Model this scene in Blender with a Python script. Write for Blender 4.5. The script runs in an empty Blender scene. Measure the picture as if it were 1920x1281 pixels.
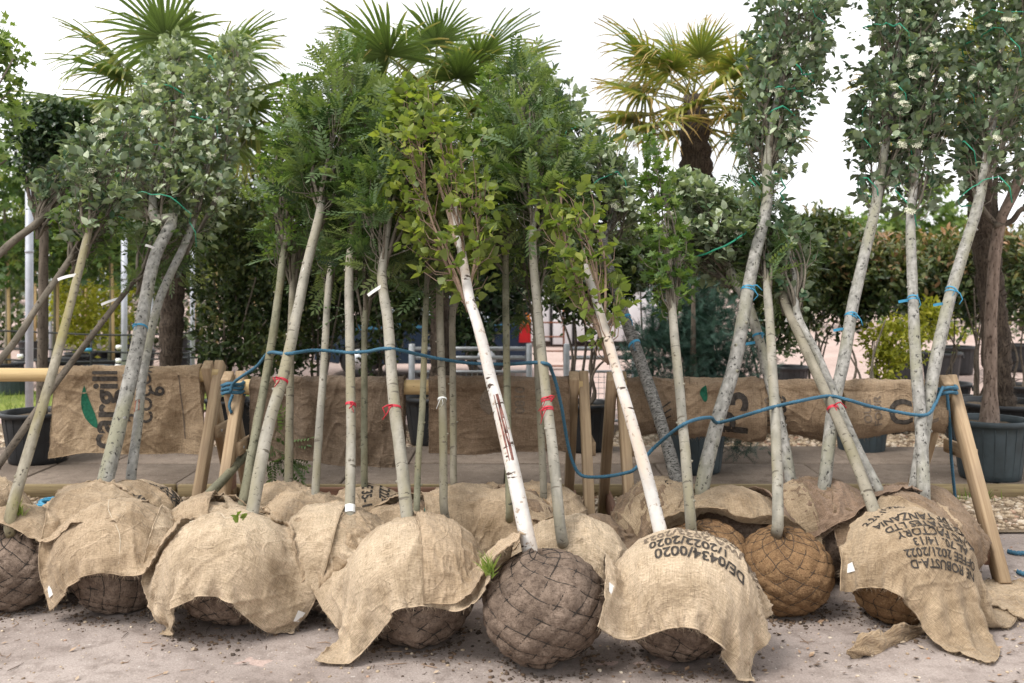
import bpy, bmesh, math, random
import numpy as np
from mathutils import Matrix, Vector

rng = np.random.default_rng(7)
random.seed(7)
SC = bpy.context.scene
COL = SC.collection
R_ = math.radians

# ------------------------------------------------------------------ camera
FPX, CX, HY, CAMH = 1867.0, 960.0, 520.0, 1.6
cam_d = bpy.data.cameras.new('camera')
cam = bpy.data.objects.new('camera', cam_d)
COL.objects.link(cam)
cam.location = (0, 0, CAMH)
cam.rotation_euler = (R_(90), 0, 0)
cam_d.sensor_width = 36.0
cam_d.lens = 36.0 * FPX / 1920.0
cam_d.shift_y = -(640.5 - HY) / 1920.0
cam_d.clip_start = 0.05
cam_d.clip_end = 900
cam_d.dof.use_dof = True
cam_d.dof.focus_distance = 4.9
cam_d.dof.aperture_fstop = 2.8
SC.camera = cam

# ------------------------------------------------------------------ sky, sun, exposure
SUN_EL, SUN_ROT = R_(56), R_(238)
w = bpy.data.worlds.new('World')
SC.world = w
w.use_nodes = True
nt = w.node_tree
nt.nodes.clear()
sky = nt.nodes.new('ShaderNodeTexSky')
sky.sky_type = 'NISHITA'
sky.sun_disc = False
sky.sun_elevation = SUN_EL
sky.sun_rotation = SUN_ROT
sky.dust_density = 2.0
tcn = nt.nodes.new('ShaderNodeTexCoord')
cl = nt.nodes.new('ShaderNodeTexNoise')
cl.inputs['Scale'].default_value = 2.2
cl.inputs['Detail'].default_value = 5.0
rp = nt.nodes.new('ShaderNodeValToRGB')
rp.color_ramp.elements[0].position = 0.25
rp.color_ramp.elements[0].color = (6.7, 7.0, 7.4, 1)
rp.color_ramp.elements[1].position = 0.62
rp.color_ramp.elements[1].color = (13.2, 13.2, 13.2, 1)
mx = nt.nodes.new('ShaderNodeMixRGB')
mx.inputs[0].default_value = 0.93
bg = nt.nodes.new('ShaderNodeBackground')
bg.inputs['Strength'].default_value = 0.066
wo = nt.nodes.new('ShaderNodeOutputWorld')
L = nt.links.new
L(tcn.outputs['Generated'], cl.inputs['Vector'])
L(cl.outputs['Fac'], rp.inputs[0])
L(sky.outputs[0], mx.inputs[1])
L(rp.outputs[0], mx.inputs[2])
L(mx.outputs[0], bg.inputs[0])
L(bg.outputs[0], wo.inputs[0])

sun_d = bpy.data.lights.new('sun', 'SUN')
sun_d.energy = 1.5
sun_d.angle = R_(22)
sun_d.color = (1.0, 0.96, 0.9)
sun = bpy.data.objects.new('sun', sun_d)
COL.objects.link(sun)
sun.location = (0, 0, 30)
_sd = Vector((math.sin(SUN_ROT) * math.cos(SUN_EL), math.cos(SUN_ROT) * math.cos(SUN_EL), math.sin(SUN_EL)))
sun.rotation_euler = _sd.to_track_quat('Z', 'Y').to_euler()

SC.view_settings.view_transform = 'Standard'
SC.view_settings.look = 'None'
SC.view_settings.gamma = 1
SC.view_settings.exposure = 1.14
SC.view_settings.use_curve_mapping = False
SC.cycles.max_bounces = 6
SC.cycles.diffuse_bounces = 3
SC.cycles.transparent_max_bounces = 6
SC.cycles.use_denoising = True

# ------------------------------------------------------------------ helpers
def P(px, py, D):
    return np.array([(px - CX) * D / FPX, D, CAMH - (py - HY) * D / FPX])

def gD(py, z=0.0):
    return (CAMH - z) * FPX / (py - HY)

def nrm(v):
    v = np.asarray(v, float)
    return v / np.maximum(np.linalg.norm(v, axis=-1, keepdims=True), 1e-9)

def _h(ix, iy, s):
    n = (ix * 374761393 + iy * 668265263 + s * 974711) & 0x7fffffff
    n = ((n ^ (n >> 13)) * 1274126177) & 0x7fffffff
    return ((n ^ (n >> 16)) & 0xffff) / 65535.0

def vn(x, y, s=0):
    x = np.asarray(x, float); y = np.asarray(y, float)
    ix = np.floor(x).astype(np.int64); iy = np.floor(y).astype(np.int64)
    fx = x - ix; fy = y - iy
    fx = fx * fx * (3 - 2 * fx); fy = fy * fy * (3 - 2 * fy)
    a = _h(ix, iy, s); b = _h(ix + 1, iy, s); c = _h(ix, iy + 1, s); d = _h(ix + 1, iy + 1, s)
    return (a * (1 - fx) + b * fx) * (1 - fy) + (c * (1 - fx) + d * fx) * fy * 1.0 - 0.5

class MB:
    """collects vertices, faces and point attributes; build() links one mesh object"""
    def __init__(s):
        s.V = []; s.F = []; s.T = []; s.C = []; s.n = 0; s.M = []
    def add(s, V, F, tone=None, tc=None, mi=0):
        V = np.asarray(V, float).reshape(-1, 3)
        fl = F if isinstance(F, list) else [F]
        for f in fl:
            f = np.asarray(f, np.int64)
            if f.size:
                s.F.append(f + s.n); s.M.append(np.full(len(f), mi, np.int32))
        s.V.append(V)
        s.T.append(np.zeros(len(V)) if tone is None else np.broadcast_to(np.asarray(tone, float), (len(V),)))
        s.C.append(V.copy() if tc is None else np.asarray(tc, float).reshape(-1, 3))
        s.n += len(V)
    def mesh(s, name, origin=(0, 0, 0), smooth=True):
        me = bpy.data.meshes.new(name)
        V = np.concatenate(s.V) - np.asarray(origin, float)
        nf = sum(len(f) for f in s.F)
        tot = np.concatenate([np.full(len(f), f.shape[1], np.int32) for f in s.F])
        lv = np.concatenate([f.ravel() for f in s.F]).astype(np.int32)
        st = np.concatenate([[0], np.cumsum(tot)[:-1]]).astype(np.int32)
        me.vertices.add(len(V)); me.loops.add(len(lv)); me.polygons.add(nf)
        me.vertices.foreach_set('co', V.astype(np.float32).ravel())
        me.loops.foreach_set('vertex_index', lv)
        me.polygons.foreach_set('loop_start', st)
        me.polygons.foreach_set('loop_total', tot)
        me.polygons.foreach_set('material_index', np.concatenate(s.M))
        me.polygons.foreach_set('use_smooth', np.full(nf, smooth))
        a = me.attributes.new('tone', 'FLOAT', 'POINT')
        a.data.foreach_set('value', np.concatenate(s.T).astype(np.float32))
        a = me.attributes.new('tc', 'FLOAT_VECTOR', 'POINT')
        a.data.foreach_set('vector', np.concatenate(s.C).astype(np.float32).ravel())
        me.update(calc_edges=True)
        return me
    def build(s, name, mats, parent=None, smooth=True, origin=None):
        if origin is None:
            origin = tuple(parent['_o']) if parent is not None else (0, 0, 0)
        me = s.mesh(name, origin, smooth)
        for m in (mats if isinstance(mats, (list, tuple)) else [mats]):
            me.materials.append(m)
        o = bpy.data.objects.new(name, me)
        COL.objects.link(o)
        if parent is not None:
            o.parent = parent
        else:
            o.location = origin
        o['_o'] = list(origin)
        return o

def tag(o, label=None, cat=None, group=None, kind=None):
    if label: o['label'] = label
    if cat: o['category'] = cat
    if group: o['group'] = group
    if kind: o['kind'] = kind
    return o

def thing(name, label, cat, loc, group=None):
    o = bpy.data.objects.new(name, None)
    COL.objects.link(o)
    o.location = tuple(loc)
    o.empty_display_size = 0.1
    o['_o'] = [float(c) for c in loc]
    return tag(o, label, cat, group)

def smooth_path(pts, n):
    """Catmull-Rom through points (k, d) sampled at n places by length"""
    p = np.asarray(pts, float)
    if len(p) == 2:
        t = np.linspace(0, 1, n)[:, None]
        return p[0] * (1 - t) + p[1] * t
    q = np.vstack([2 * p[0] - p[1], p, 2 * p[-1] - p[-2]])
    seg = []
    for i in range(1, len(q) - 2):
        t = np.linspace(0, 1, 12, endpoint=False)[:, None]
        a, b, c, d = q[i - 1], q[i], q[i + 1], q[i + 2]
        seg.append(0.5 * (2 * b + (c - a) * t + (2 * a - 5 * b + 4 * c - d) * t ** 2 + (3 * b - a - 3 * c + d) * t ** 3))
    s = np.vstack(seg + [p[-1:]])
    d = np.concatenate([[0], np.cumsum(np.linalg.norm(np.diff(s[:, :3], axis=0), axis=1))])
    u = np.linspace(0, d[-1], n)
    return np.stack([np.interp(u, d, s[:, k]) for k in range(s.shape[1])], 1)

def frames(p):
    t = nrm(np.gradient(p, axis=0))
    ref = np.array([0, 0, 1.0]) if abs(t[0, 2]) < 0.85 else np.array([0, 1.0, 0])
    e1 = np.zeros_like(p); e1[0] = nrm(ref - t[0] * np.dot(ref, t[0]))
    for i in range(1, len(p)):
        v = e1[i - 1] - t[i] * np.dot(e1[i - 1], t[i])
        e1[i] = nrm(v)
    return t, e1, np.cross(t, e1)

def tube(mb, pts, rad, sides=8, cap=True, tone=0.0, wob=0.0, mi=0, lobes=0, twist=0.0, seed=0, flat=1.0):
    p = np.asarray(pts, float); k = len(p)
    r = np.broadcast_to(np.asarray(rad, float), (k,))
    t, e1, e2 = frames(p)
    a = np.linspace(0, 2 * math.pi, sides, endpoint=False)
    ln = np.concatenate([[0], np.cumsum(np.linalg.norm(np.diff(p, axis=0), axis=1))])
    rr = np.repeat(r[:, None], sides, 1)
    if wob:
        rr = rr * (1 + wob * 2 * vn(a[None, :] * 1.3 + seed * 7.1, ln[:, None] * 9 + seed, 3)
                   + wob * vn(a[None, :] * 2.6, ln[:, None] * 26 + seed, 5))
    if lobes:
        rr = rr * (1 + 0.22 * np.cos(lobes * (a[None, :] - twist * ln[:, None])))
    V = p[:, None] + rr[..., None] * (np.cos(a)[None, :, None] * e1[:, None] + flat * np.sin(a)[None, :, None] * e2[:, None])
    tc = np.stack([np.cos(a)[None, :] * r[:, None], np.sin(a)[None, :] * r[:, None], np.repeat(ln[:, None], sides, 1)], -1)
    i = np.arange(k - 1)[:, None] * sides; j = np.arange(sides)[None, :]; j2 = (j + 1) % sides
    F = np.stack([i + j, i + j2, i + sides + j2, i + sides + j], -1).reshape(-1, 4)
    fl = [F]
    V = V.reshape(-1, 3); tc = tc.reshape(-1, 3)
    if cap:
        fl += [np.arange(sides)[::-1][None], (np.arange(sides) + (k - 1) * sides)[None]]
    mb.add(V, fl, tone, tc, mi)

def box(mb, c, size, M=None, tone=0.0, mi=0, bev=0.0):
    """box about c, axes M (3x3 columns), chamfered along its long edges if bev"""
    sx, sy, sz = np.asarray(size, float) / 2
    if bev:
        prof = [(-sx + bev, -sy), (sx - bev, -sy), (sx, -sy + bev), (sx, sy - bev), (sx - bev, sy), (-sx + bev, sy), (-sx, sy - bev), (-sx, -sy + bev)]
        prof = np.array(prof)
        ins = np.array(prof) * np.array([(sx - bev) / sx, (sy - bev) / sy])
        V = np.vstack([np.c_[ins, np.full(8, -sz)], np.c_[prof, np.full(8, -sz + bev)], np.c_[prof, np.full(8, sz - bev)], np.c_[ins, np.full(8, sz)]])
        F = []
        for k in range(3):
            for j in range(8):
                F.append((k * 8 + j, k * 8 + (j + 1) % 8, k * 8 + 8 + (j + 1) % 8, k * 8 + 8 + j))
        fl = [np.array(F), np.arange(8)[::-1][None], (np.arange(8) + 24)[None]]
    else:
        V = np.array([(x, y, z) for z in (-sz, sz) for y in (-sy, sy) for x in (-sx, sx)])
        fl = [np.array([(0, 2, 3, 1), (4, 5, 7, 6), (0, 1, 5, 4), (2, 6, 7, 3), (0, 4, 6, 2), (1, 3, 7, 5)])]
    tc = V.copy()
    if M is not None: V = V @ np.asarray(M).T
    mb.add(V + np.asarray(c, float), fl, tone, tc, mi)

def beam(mb, a, b, wx, wy, up=(1, 0, 0), bev=0.004, tone=0.0, mi=0):
    a = np.asarray(a, float); b = np.asarray(b, float)
    z = nrm(b - a); x = nrm(np.asarray(up, float) - z * np.dot(up, z)); y = np.cross(z, x)
    box(mb, (a + b) / 2, (wx, wy, np.linalg.norm(b - a)), np.stack([x, y, z], 1), tone, mi, bev)

def lathe(mb, prof, c, sides=32, mi=0, tone=0.0, close=False):
    pr = np.asarray(prof, float); k = len(pr)
    a = np.linspace(0, 2 * math.pi, sides, endpoint=False)
    V = np.stack([pr[:, None, 0] * np.cos(a), pr[:, None, 0] * np.sin(a), np.repeat(pr[:, 1:2], sides, 1)], -1)
    i = np.arange(k - 1)[:, None] * sides; j = np.arange(sides)[None, :]; j2 = (j + 1) % sides
    F = np.stack([i + j, i + j2, i + sides + j2, i + sides + j], -1).reshape(-1, 4)
    fl = [F]
    if close: fl.append((np.arange(sides) + (k - 1) * sides)[None])
    mb.add(V.reshape(-1, 3) + np.asarray(c, float), fl, tone, V.reshape(-1, 3), mi)

def scatter(mb, tv, tf, pos, d, n, size, tone=None, mi=0):
    """many copies of a small template (along y, facing z) into one mesh"""
    N = len(pos)
    d = nrm(d); x = nrm(np.cross(d, n)); n2 = np.cross(x, d)
    s = np.broadcast_to(np.asarray(size, float), (N,))[:, None, None]
    V = pos[:, None] + s * (tv[None, :, 0:1] * x[:, None] + tv[None, :, 1:2] * d[:, None] + tv[None, :, 2:3] * n2[:, None])
    k = len(tv)
    fl = []
    for f in tf:
        f = np.asarray(f)
        fl.append((f[None] + (np.arange(N) * k)[:, None, None]).reshape(-1, f.shape[1]))
    tn = None if tone is None else np.repeat(np.broadcast_to(np.asarray(tone, float), (N,)), k)
    mb.add(V.reshape(-1, 3), fl, tn, np.tile(tv, (N, 1)), mi)

# ------------------------------------------------------------------ materials
def mat(name):
    m = bpy.data.materials.new(name); m.use_nodes = True
    t = m.node_tree; t.nodes.clear()
    o = t.nodes.new('ShaderNodeOutputMaterial')
    b = t.nodes.new('ShaderNodeBsdfPrincipled')
    t.links.new(b.outputs[0], o.inputs[0])
    return m, t, b, o

def nd(t, ty, **kw):
    n = t.nodes.new('ShaderNode' + ty)
    for k, v in kw.items():
        if k in ('operation', 'blend_type', 'attribute_name', 'noise_dimensions', 'feature', 'wave_type', 'bands_direction', 'distance', 'data_type'):
            setattr(n, k, v)
        else:
            n.inputs[k.replace('_', ' ')].default_value = v
    return n

def attr(t, name): return nd(t, 'Attribute', attribute_name=name)

def mapping(t, src, sc):
    m = t.nodes.new('ShaderNodeMapping'); m.inputs['Scale'].default_value = sc
    t.links.new(src, m.inputs['Vector']); return m.outputs[0]

def noise(t, vec, scale, detail=3.0, rough=0.55, dist=0.0):
    n = nd(t, 'TexNoise', Scale=scale, Detail=detail, Roughness=rough, Distortion=dist)
    t.links.new(vec, n.inputs['Vector']); return n.outputs['Fac']

def ramp(t, fac, stops):
    r = t.nodes.new('ShaderNodeValToRGB'); e = r.color_ramp.elements
    while len(e) < len(stops): e.new(0.5)
    for q, (p, c) in zip(e, stops):
        q.position = p; q.color = (*c, 1) if len(c) == 3 else c
    t.links.new(fac, r.inputs[0]); return r.outputs[0]

def mixc(t, fac, a, b, mode='MIX'):
    m = t.nodes.new('ShaderNodeMixRGB'); m.blend_type = mode
    for i, v in enumerate((fac, a, b)):
        if hasattr(v, 'is_output'): t.links.new(v, m.inputs[i])
        elif i == 0: m.inputs[0].default_value = v
        else: m.inputs[i].default_value = (*v, 1) if len(v) == 3 else v
    return m.outputs[0]

def math_(t, op, a, b=0.0):
    m = t.nodes.new('ShaderNodeMath'); m.operation = op
    for i, v in enumerate((a, b)):
        if hasattr(v, 'is_output'): t.links.new(v, m.inputs[i])
        else: m.inputs[i].default_value = v
    return m.outputs[0]

def bump(t, b, h, strength=0.3, dist=0.01):
    n = nd(t, 'Bump', Strength=strength, Distance=dist)
    t.links.new(h, n.inputs['Height']); t.links.new(n.outputs[0], b.inputs['Normal']); return n

def simple(name, c, rough=0.6, metal=0.0, vary=0.15, vscale=12.0, spec=0.3):
    m, t, b, o = mat(name)
    a = attr(t, 'tc').outputs['Vector']
    n = noise(t, a, vscale, 4)
    lo = tuple(x * (1 - vary) for x in c); hi = tuple(min(1, x * (1 + vary)) for x in c)
    t.links.new(ramp(t, n, [(0.3, lo), (0.7, hi)]), b.inputs['Base Color'])
    b.inputs['Roughness'].default_value = rough
    b.inputs['Metallic'].default_value = metal
    b.inputs['Specular IOR Level'].default_value = spec
    return m

def bark(name, c1, c2, spot, big=14.0, bigz=0.35, fine=90.0, finez=1.0, thr=0.56, bmp=0.5, hue=None, lent=None):
    m, t, b, o = mat(name)
    v = attr(t, 'tc').outputs['Vector']
    oi = t.nodes.new('ShaderNodeObjectInfo')
    va = t.nodes.new('ShaderNodeVectorMath'); va.operation = 'ADD'
    sc = t.nodes.new('ShaderNodeVectorMath'); sc.operation = 'SCALE'
    cx = t.nodes.new('ShaderNodeCombineXYZ'); t.links.new(oi.outputs['Random'], cx.inputs['Z'])
    t.links.new(cx.outputs[0], sc.inputs[0]); sc.inputs['Scale'].default_value = 37.0
    t.links.new(v, va.inputs[0]); t.links.new(sc.outputs[0], va.inputs[1]); v = va.outputs[0]
    n1 = noise(t, mapping(t, v, (big, big, big * bigz)), 1.0, 5)
    c = ramp(t, n1, [(0.3, c1), (0.68, c2)])
    if hue:
        n3 = noise(t, mapping(t, v, (6, 6, 2.2)), 1.0, 3)
        c = mixc(t, ramp(t, n3, [(0.48, (0, 0, 0)), (0.66, (1, 1, 1))]), c, hue)
    n2 = noise(t, mapping(t, v, (fine, fine, fine * finez)), 1.0, 4, 0.6)
    c = mixc(t, ramp(t, n2, [(thr, (0, 0, 0)), (thr + 0.07, (1, 1, 1))]), c, spot)
    h = math_(t, 'SUBTRACT', n1, n2)
    if lent:
        n4 = noise(t, mapping(t, v, (lent[0], lent[0], lent[1])), 1.0, 2, 0.5)
        f = ramp(t, n4, [(lent[2], (0, 0, 0)), (lent[2] + 0.04, (1, 1, 1))])
        c = mixc(t, f, c, lent[3])
    t.links.new(c, b.inputs['Base Color'])
    b.inputs['Roughness'].default_value = 0.85
    b.inputs['Specular IOR Level'].default_value = 0.2
    bump(t, b, h, bmp, 0.006)
    return m

BARK = {
    'whitebeam': bark('bark_whitebeam', (0.15, 0.145, 0.13), (0.37, 0.355, 0.325), (0.045, 0.042, 0.038), 30, 0.7, 46, 0.9, 0.585, 1.0, (0.25, 0.24, 0.175)),
    'whitebeam_dark': bark('bark_whitebeam_dark', (0.09, 0.085, 0.08), (0.27, 0.26, 0.24), (0.035, 0.035, 0.03), 30, 2.0, 60, 2.2, 0.53, 1.0),
    'rowan': bark('bark_rowan', (0.155, 0.14, 0.105), (0.29, 0.26, 0.205), (0.07, 0.06, 0.045), 16, 0.5, 42, 1.8, 0.61, 0.7, (0.20, 0.18, 0.115), (10, 44, 0.64, (0.10, 0.085, 0.065))),
    'silver': bark('bark_silver', (0.19, 0.18, 0.15), (0.345, 0.32, 0.27), (0.08, 0.07, 0.055), 18, 0.5, 40, 1.7, 0.615, 0.7, (0.25, 0.225, 0.155), (10, 40, 0.645, (0.13, 0.115, 0.09))),
    'lichen': bark('bark_lichen', (0.15, 0.13, 0.095), (0.31, 0.28, 0.22), (0.07, 0.06, 0.045), 22, 0.5, 44, 1.2, 0.6, 0.8, (0.235, 0.205, 0.095)),
    'birch': bark('bark_birch', (0.42, 0.395, 0.365), (0.60, 0.58, 0.55), (0.30, 0.235, 0.18), 12, 0.6, 34, 1.2, 0.60, 0.8, (0.50, 0.41, 0.33), (16, 44, 0.64, (0.07, 0.05, 0.04))),
    'birchtop': bark('bark_birchtop', (0.24, 0.16, 0.11), (0.48, 0.38, 0.30), (0.13, 0.085, 0.06), 12, 0.4, 40, 1.6, 0.6, 0.6),
    'birchtwig': bark('bark_birchtwig', (0.13, 0.085, 0.06), (0.28, 0.20, 0.145), (0.08, 0.05, 0.04), 18, 0.4, 60, 1.2, 0.6, 0.4),
    'dark': bark('bark_dark', (0.065, 0.052, 0.04), (0.155, 0.128, 0.10), (0.03, 0.025, 0.02), 22, 0.3, 60, 0.8, 0.58, 0.9),
    'branch': bark('bark_branch', (0.085, 0.072, 0.055), (0.19, 0.165, 0.13), (0.05, 0.042, 0.032), 25, 0.4, 80, 1.0, 0.6, 0.5),
    'green': bark('bark_green', (0.095, 0.095, 0.06), (0.22, 0.21, 0.15), (0.05, 0.048, 0.035), 16, 0.5, 40, 1.5, 0.6, 0.7, (0.20, 0.178, 0.11), (10, 40, 0.65, (0.07, 0.065, 0.045))),
    'shaggy': bark('bark_shaggy', (0.03, 0.022, 0.017), (0.115, 0.088, 0.066), (0.018, 0.013, 0.01), 60, 0.12, 120, 0.3, 0.55, 1.0),
}

def leafmat(name, stops, back=None, trans=0.3, rough=0.45, tmul=(1.3, 1.45, 0.6)):
    m, t, b, o = mat(name)
    tn = attr(t, 'tone').outputs['Fac']
    c = ramp(t, tn, stops)
    tc = attr(t, 'tc').outputs['Vector']
    c = mixc(t, 0.35, c, mixc(t, 1.0, c, ramp(t, noise(t, tc, 5.0, 2), [(0.3, (0.55, 0.55, 0.5)), (0.7, (1.2, 1.2, 1.1))]), 'MULTIPLY'))
    if back:
        g = t.nodes.new('ShaderNodeNewGeometry')
        c2 = mixc(t, g.outputs['Backfacing'], c, back)
    else:
        c2 = c
    t.links.new(c2, b.inputs['Base Color'])
    b.inputs['Roughness'].default_value = rough
    b.inputs['Specular IOR Level'].default_value = 0.35
    tr = t.nodes.new('ShaderNodeBsdfTranslucent')
    t.links.new(mixc(t, 1.0, c, tmul, 'MULTIPLY'), tr.inputs['Color'])
    ms = t.nodes.new('ShaderNodeMixShader'); ms.inputs[0].default_value = trans
    t.links.new(b.outputs[0], ms.inputs[1]); t.links.new(tr.outputs[0], ms.inputs[2])
    t.links.new(ms.outputs[0], o.inputs[0])
    return m

LEAF = {
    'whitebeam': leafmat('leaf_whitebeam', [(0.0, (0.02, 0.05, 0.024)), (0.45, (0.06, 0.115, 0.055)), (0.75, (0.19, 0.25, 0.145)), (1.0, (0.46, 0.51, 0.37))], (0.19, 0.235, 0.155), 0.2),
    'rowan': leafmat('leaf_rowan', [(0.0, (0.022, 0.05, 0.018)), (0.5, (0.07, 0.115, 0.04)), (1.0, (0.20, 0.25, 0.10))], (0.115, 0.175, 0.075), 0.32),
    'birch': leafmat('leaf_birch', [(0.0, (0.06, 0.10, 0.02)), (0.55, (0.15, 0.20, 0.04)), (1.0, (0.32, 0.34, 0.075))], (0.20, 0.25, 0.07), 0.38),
    'maple': leafmat('leaf_maple', [(0.0, (0.05, 0.10, 0.03)), (0.6, (0.12, 0.19, 0.05)), (1.0, (0.22, 0.29, 0.08))], None, 0.33),
    'willow': leafmat('leaf_willow', [(0.0, (0.09, 0.13, 0.03)), (0.6, (0.20, 0.24, 0.055)), (1.0, (0.34, 0.36, 0.09))], None, 0.35),
    'yellow': leafmat('leaf_yellow', [(0.0, (0.20, 0.23, 0.03)), (0.6, (0.38, 0.38, 0.045)), (1.0, (0.52, 0.48, 0.07))], None, 0.35),
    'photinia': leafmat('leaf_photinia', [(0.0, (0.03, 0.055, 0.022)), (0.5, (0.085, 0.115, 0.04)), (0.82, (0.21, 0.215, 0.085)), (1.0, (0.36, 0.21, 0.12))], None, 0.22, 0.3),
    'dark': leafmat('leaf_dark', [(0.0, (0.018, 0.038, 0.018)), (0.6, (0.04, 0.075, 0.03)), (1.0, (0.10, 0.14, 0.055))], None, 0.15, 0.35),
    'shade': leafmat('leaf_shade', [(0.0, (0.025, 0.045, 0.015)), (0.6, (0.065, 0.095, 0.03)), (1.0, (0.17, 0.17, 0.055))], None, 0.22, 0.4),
    'fir': leafmat('leaf_fir', [(0.0, (0.015, 0.045, 0.035)), (0.7, (0.035, 0.085, 0.06)), (1.0, (0.08, 0.16, 0.12))], None, 0.05, 0.5),
    'palm': leafmat('leaf_palm', [(0.0, (0.07, 0.11, 0.035)), (0.5, (0.15, 0.21, 0.07)), (0.8, (0.29, 0.30, 0.09)), (1.0, (0.46, 0.36, 0.15))], None, 0.25, 0.4),
    'palmdry': leafmat('leaf_palmdry', [(0.0, (0.07, 0.10, 0.025)), (0.5, (0.17, 0.21, 0.05)), (0.8, (0.34, 0.31, 0.08)), (1.0, (0.46, 0.31, 0.13))], None, 0.3, 0.4),
    'flower': leafmat('flower_cream', [(0.0, (0.55, 0.55, 0.40)), (1.0, (0.80, 0.79, 0.64))], None, 0.2, 0.6, (1, 1, 0.9)),
    'grass': leafmat('grass_blade', [(0.0, (0.08, 0.13, 0.03)), (0.6, (0.17, 0.25, 0.05)), (1.0, (0.32, 0.35, 0.10))], None, 0.3),
}

def cloth_mat(name, weave=0.0052, edge=False):
    m, t, b, o = mat(name)
    v = attr(t, 'tc').outputs['Vector']
    oi = t.nodes.new('ShaderNodeObjectInfo')
    sx = t.nodes.new('ShaderNodeSeparateXYZ'); t.links.new(v, sx.inputs[0])
    k = 2 * math.pi / weave
    wob = noise(t, v, 40.0, 2)
    ux = math_(t, 'ADD', math_(t, 'MULTIPLY', sx.outputs[0], k), math_(t, 'MULTIPLY', wob, 5.0))
    uy = math_(t, 'ADD', math_(t, 'MULTIPLY', sx.outputs[1], k), math_(t, 'MULTIPLY', wob, 5.0))
    wv = math_(t, 'ADD', math_(t, 'SINE', ux), math_(t, 'MULTIPLY', math_(t, 'SINE', uy), 0.7))
    slub1 = noise(t, mapping(t, v, (12, 420, 1)), 1.0, 3)
    slub2 = noise(t, mapping(t, v, (420, 12, 1)), 1.0, 3)
    sl = math_(t, 'ADD', slub1, slub2)
    st = noise(t, v, 3.5, 5, 0.6, 0.4)
    st2 = noise(t, v, 17.0, 4, 0.6)
    c = ramp(t, st, [(0.28, (0.52, 0.48, 0.42)), (0.5, (0.95, 0.93, 0.90)), (0.75, (1.1, 1.1, 1.08))])
    c = mixc(t, 0.75, c, ramp(t, st2, [(0.3, (0.80, 0.77, 0.72)), (0.6, (1.04, 1.03, 1.02))]), 'MULTIPLY')
    c = mixc(t, 0.9, c, ramp(t, sl, [(0.75, (0.66, 0.63, 0.58)), (1.2, (1.25, 1.24, 1.22))]), 'MULTIPLY')
    gr = noise(t, mapping(t, v, (90, 150, 1)), 1.0, 3, 0.7)
    c = mixc(t, 0.8, c, ramp(t, gr, [(0.35, (0.72, 0.70, 0.66)), (0.65, (1.18, 1.17, 1.15))]), 'MULTIPLY')
    rg1 = math_(t, 'ABSOLUTE', math_(t, 'SUBTRACT', noise(t, v, 6.5, 3, 0.5, 0.6), 0.5))
    crs = ramp(t, rg1, [(0.0, (1, 1, 1)), (0.045, (0, 0, 0))])
    c = mixc(t, 0.55, c, ramp(t, math_(t, 'MULTIPLY', math_(t, 'ADD', wv, 1.7), 0.3), [(0.0, (0.66, 0.62, 0.56)), (0.8, (1.1, 1.1, 1.1))]), 'MULTIPLY')
    fl = noise(t, v, 120.0, 2)
    c = mixc(t, ramp(t, fl, [(0.70, (0, 0, 0)), (0.76, (0.7, 0.7, 0.7))]), c, (0.35, 0.28, 0.22))
    c = mixc(t, 1.0, c, oi.outputs['Color'], 'MULTIPLY')
    t.links.new(c, b.inputs['Base Color'])
    b.inputs['Roughness'].default_value = 0.95
    b.inputs['Specular IOR Level'].default_value = 0.08
    b.inputs['Sheen Weight'].default_value = 0.12
    h = math_(t, 'ADD', math_(t, 'MULTIPLY', wv, 0.25), math_(t, 'MULTIPLY', sl, 0.5))
    h = math_(t, 'ADD', h, math_(t, 'MULTIPLY', st2, 3.0))
    h = math_(t, 'ADD', h, math_(t, 'MULTIPLY', crs, 1.3))
    h = math_(t, 'ADD', h, math_(t, 'MULTIPLY', gr, 0.9))
    bump(t, b, h, 0.8, 0.0045)
    tr = t.nodes.new('ShaderNodeBsdfTranslucent')
    t.links.new(c, tr.inputs['Color'])
    ms = t.nodes.new('ShaderNodeMixShader'); ms.inputs[0].default_value = 0.10
    t.links.new(b.outputs[0], ms.inputs[1]); t.links.new(tr.outputs[0], ms.inputs[2])
    t.links.new(ms.outputs[0], o.inputs[0])
    return m

M_CLOTH = cloth_mat('burlap')
def soilball(name, c1, c2, c3, weave=True, hairy=False):
    m, t, b, o = mat(name)
    v = attr(t, 'tc').outputs['Vector']
    n1 = noise(t, v, 7.0, 5, 0.6)
    n2 = noise(t, v, 45.0, 4, 0.65, 0.3 if not hairy else 1.5)
    c = ramp(t, n1, [(0.3, c1), (0.7, c2)])
    c = mixc(t, ramp(t, n2, [(0.45, (0, 0, 0)), (0.7, (0.8, 0.8, 0.8))]), c, c3)
    n3 = noise(t, mapping(t, v, (300, 300, 60)), 1.0, 2)
    n4 = noise(t, mapping(t, v, (60, 300, 300)), 1.0, 2)
    f = math_(t, 'ADD', n3, n4)
    c = mixc(t, 0.7, c, ramp(t, f, [(0.75, (0.55, 0.52, 0.5)), (1.2, (1.3, 1.3, 1.3))]), 'MULTIPLY')
    t.links.new(c, b.inputs['Base Color'])
    b.inputs['Roughness'].default_value = 0.95
    b.inputs['Specular IOR Level'].default_value = 0.1
    h = math_(t, 'ADD', math_(t, 'MULTIPLY', n2, 2.0), f)
    bump(t, b, h, 0.8, 0.006)
    return m
M_BALL = soilball('root_ball_burlap', (0.105, 0.076, 0.058), (0.265, 0.20, 0.155), (0.065, 0.046, 0.036))
M_COIR = soilball('root_ball_coir', (0.115, 0.066, 0.035), (0.235, 0.14, 0.073), (0.29, 0.185, 0.095), hairy=True)
M_NETD = simple('net_wire_dark', (0.03, 0.024, 0.02), 0.8)
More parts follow.
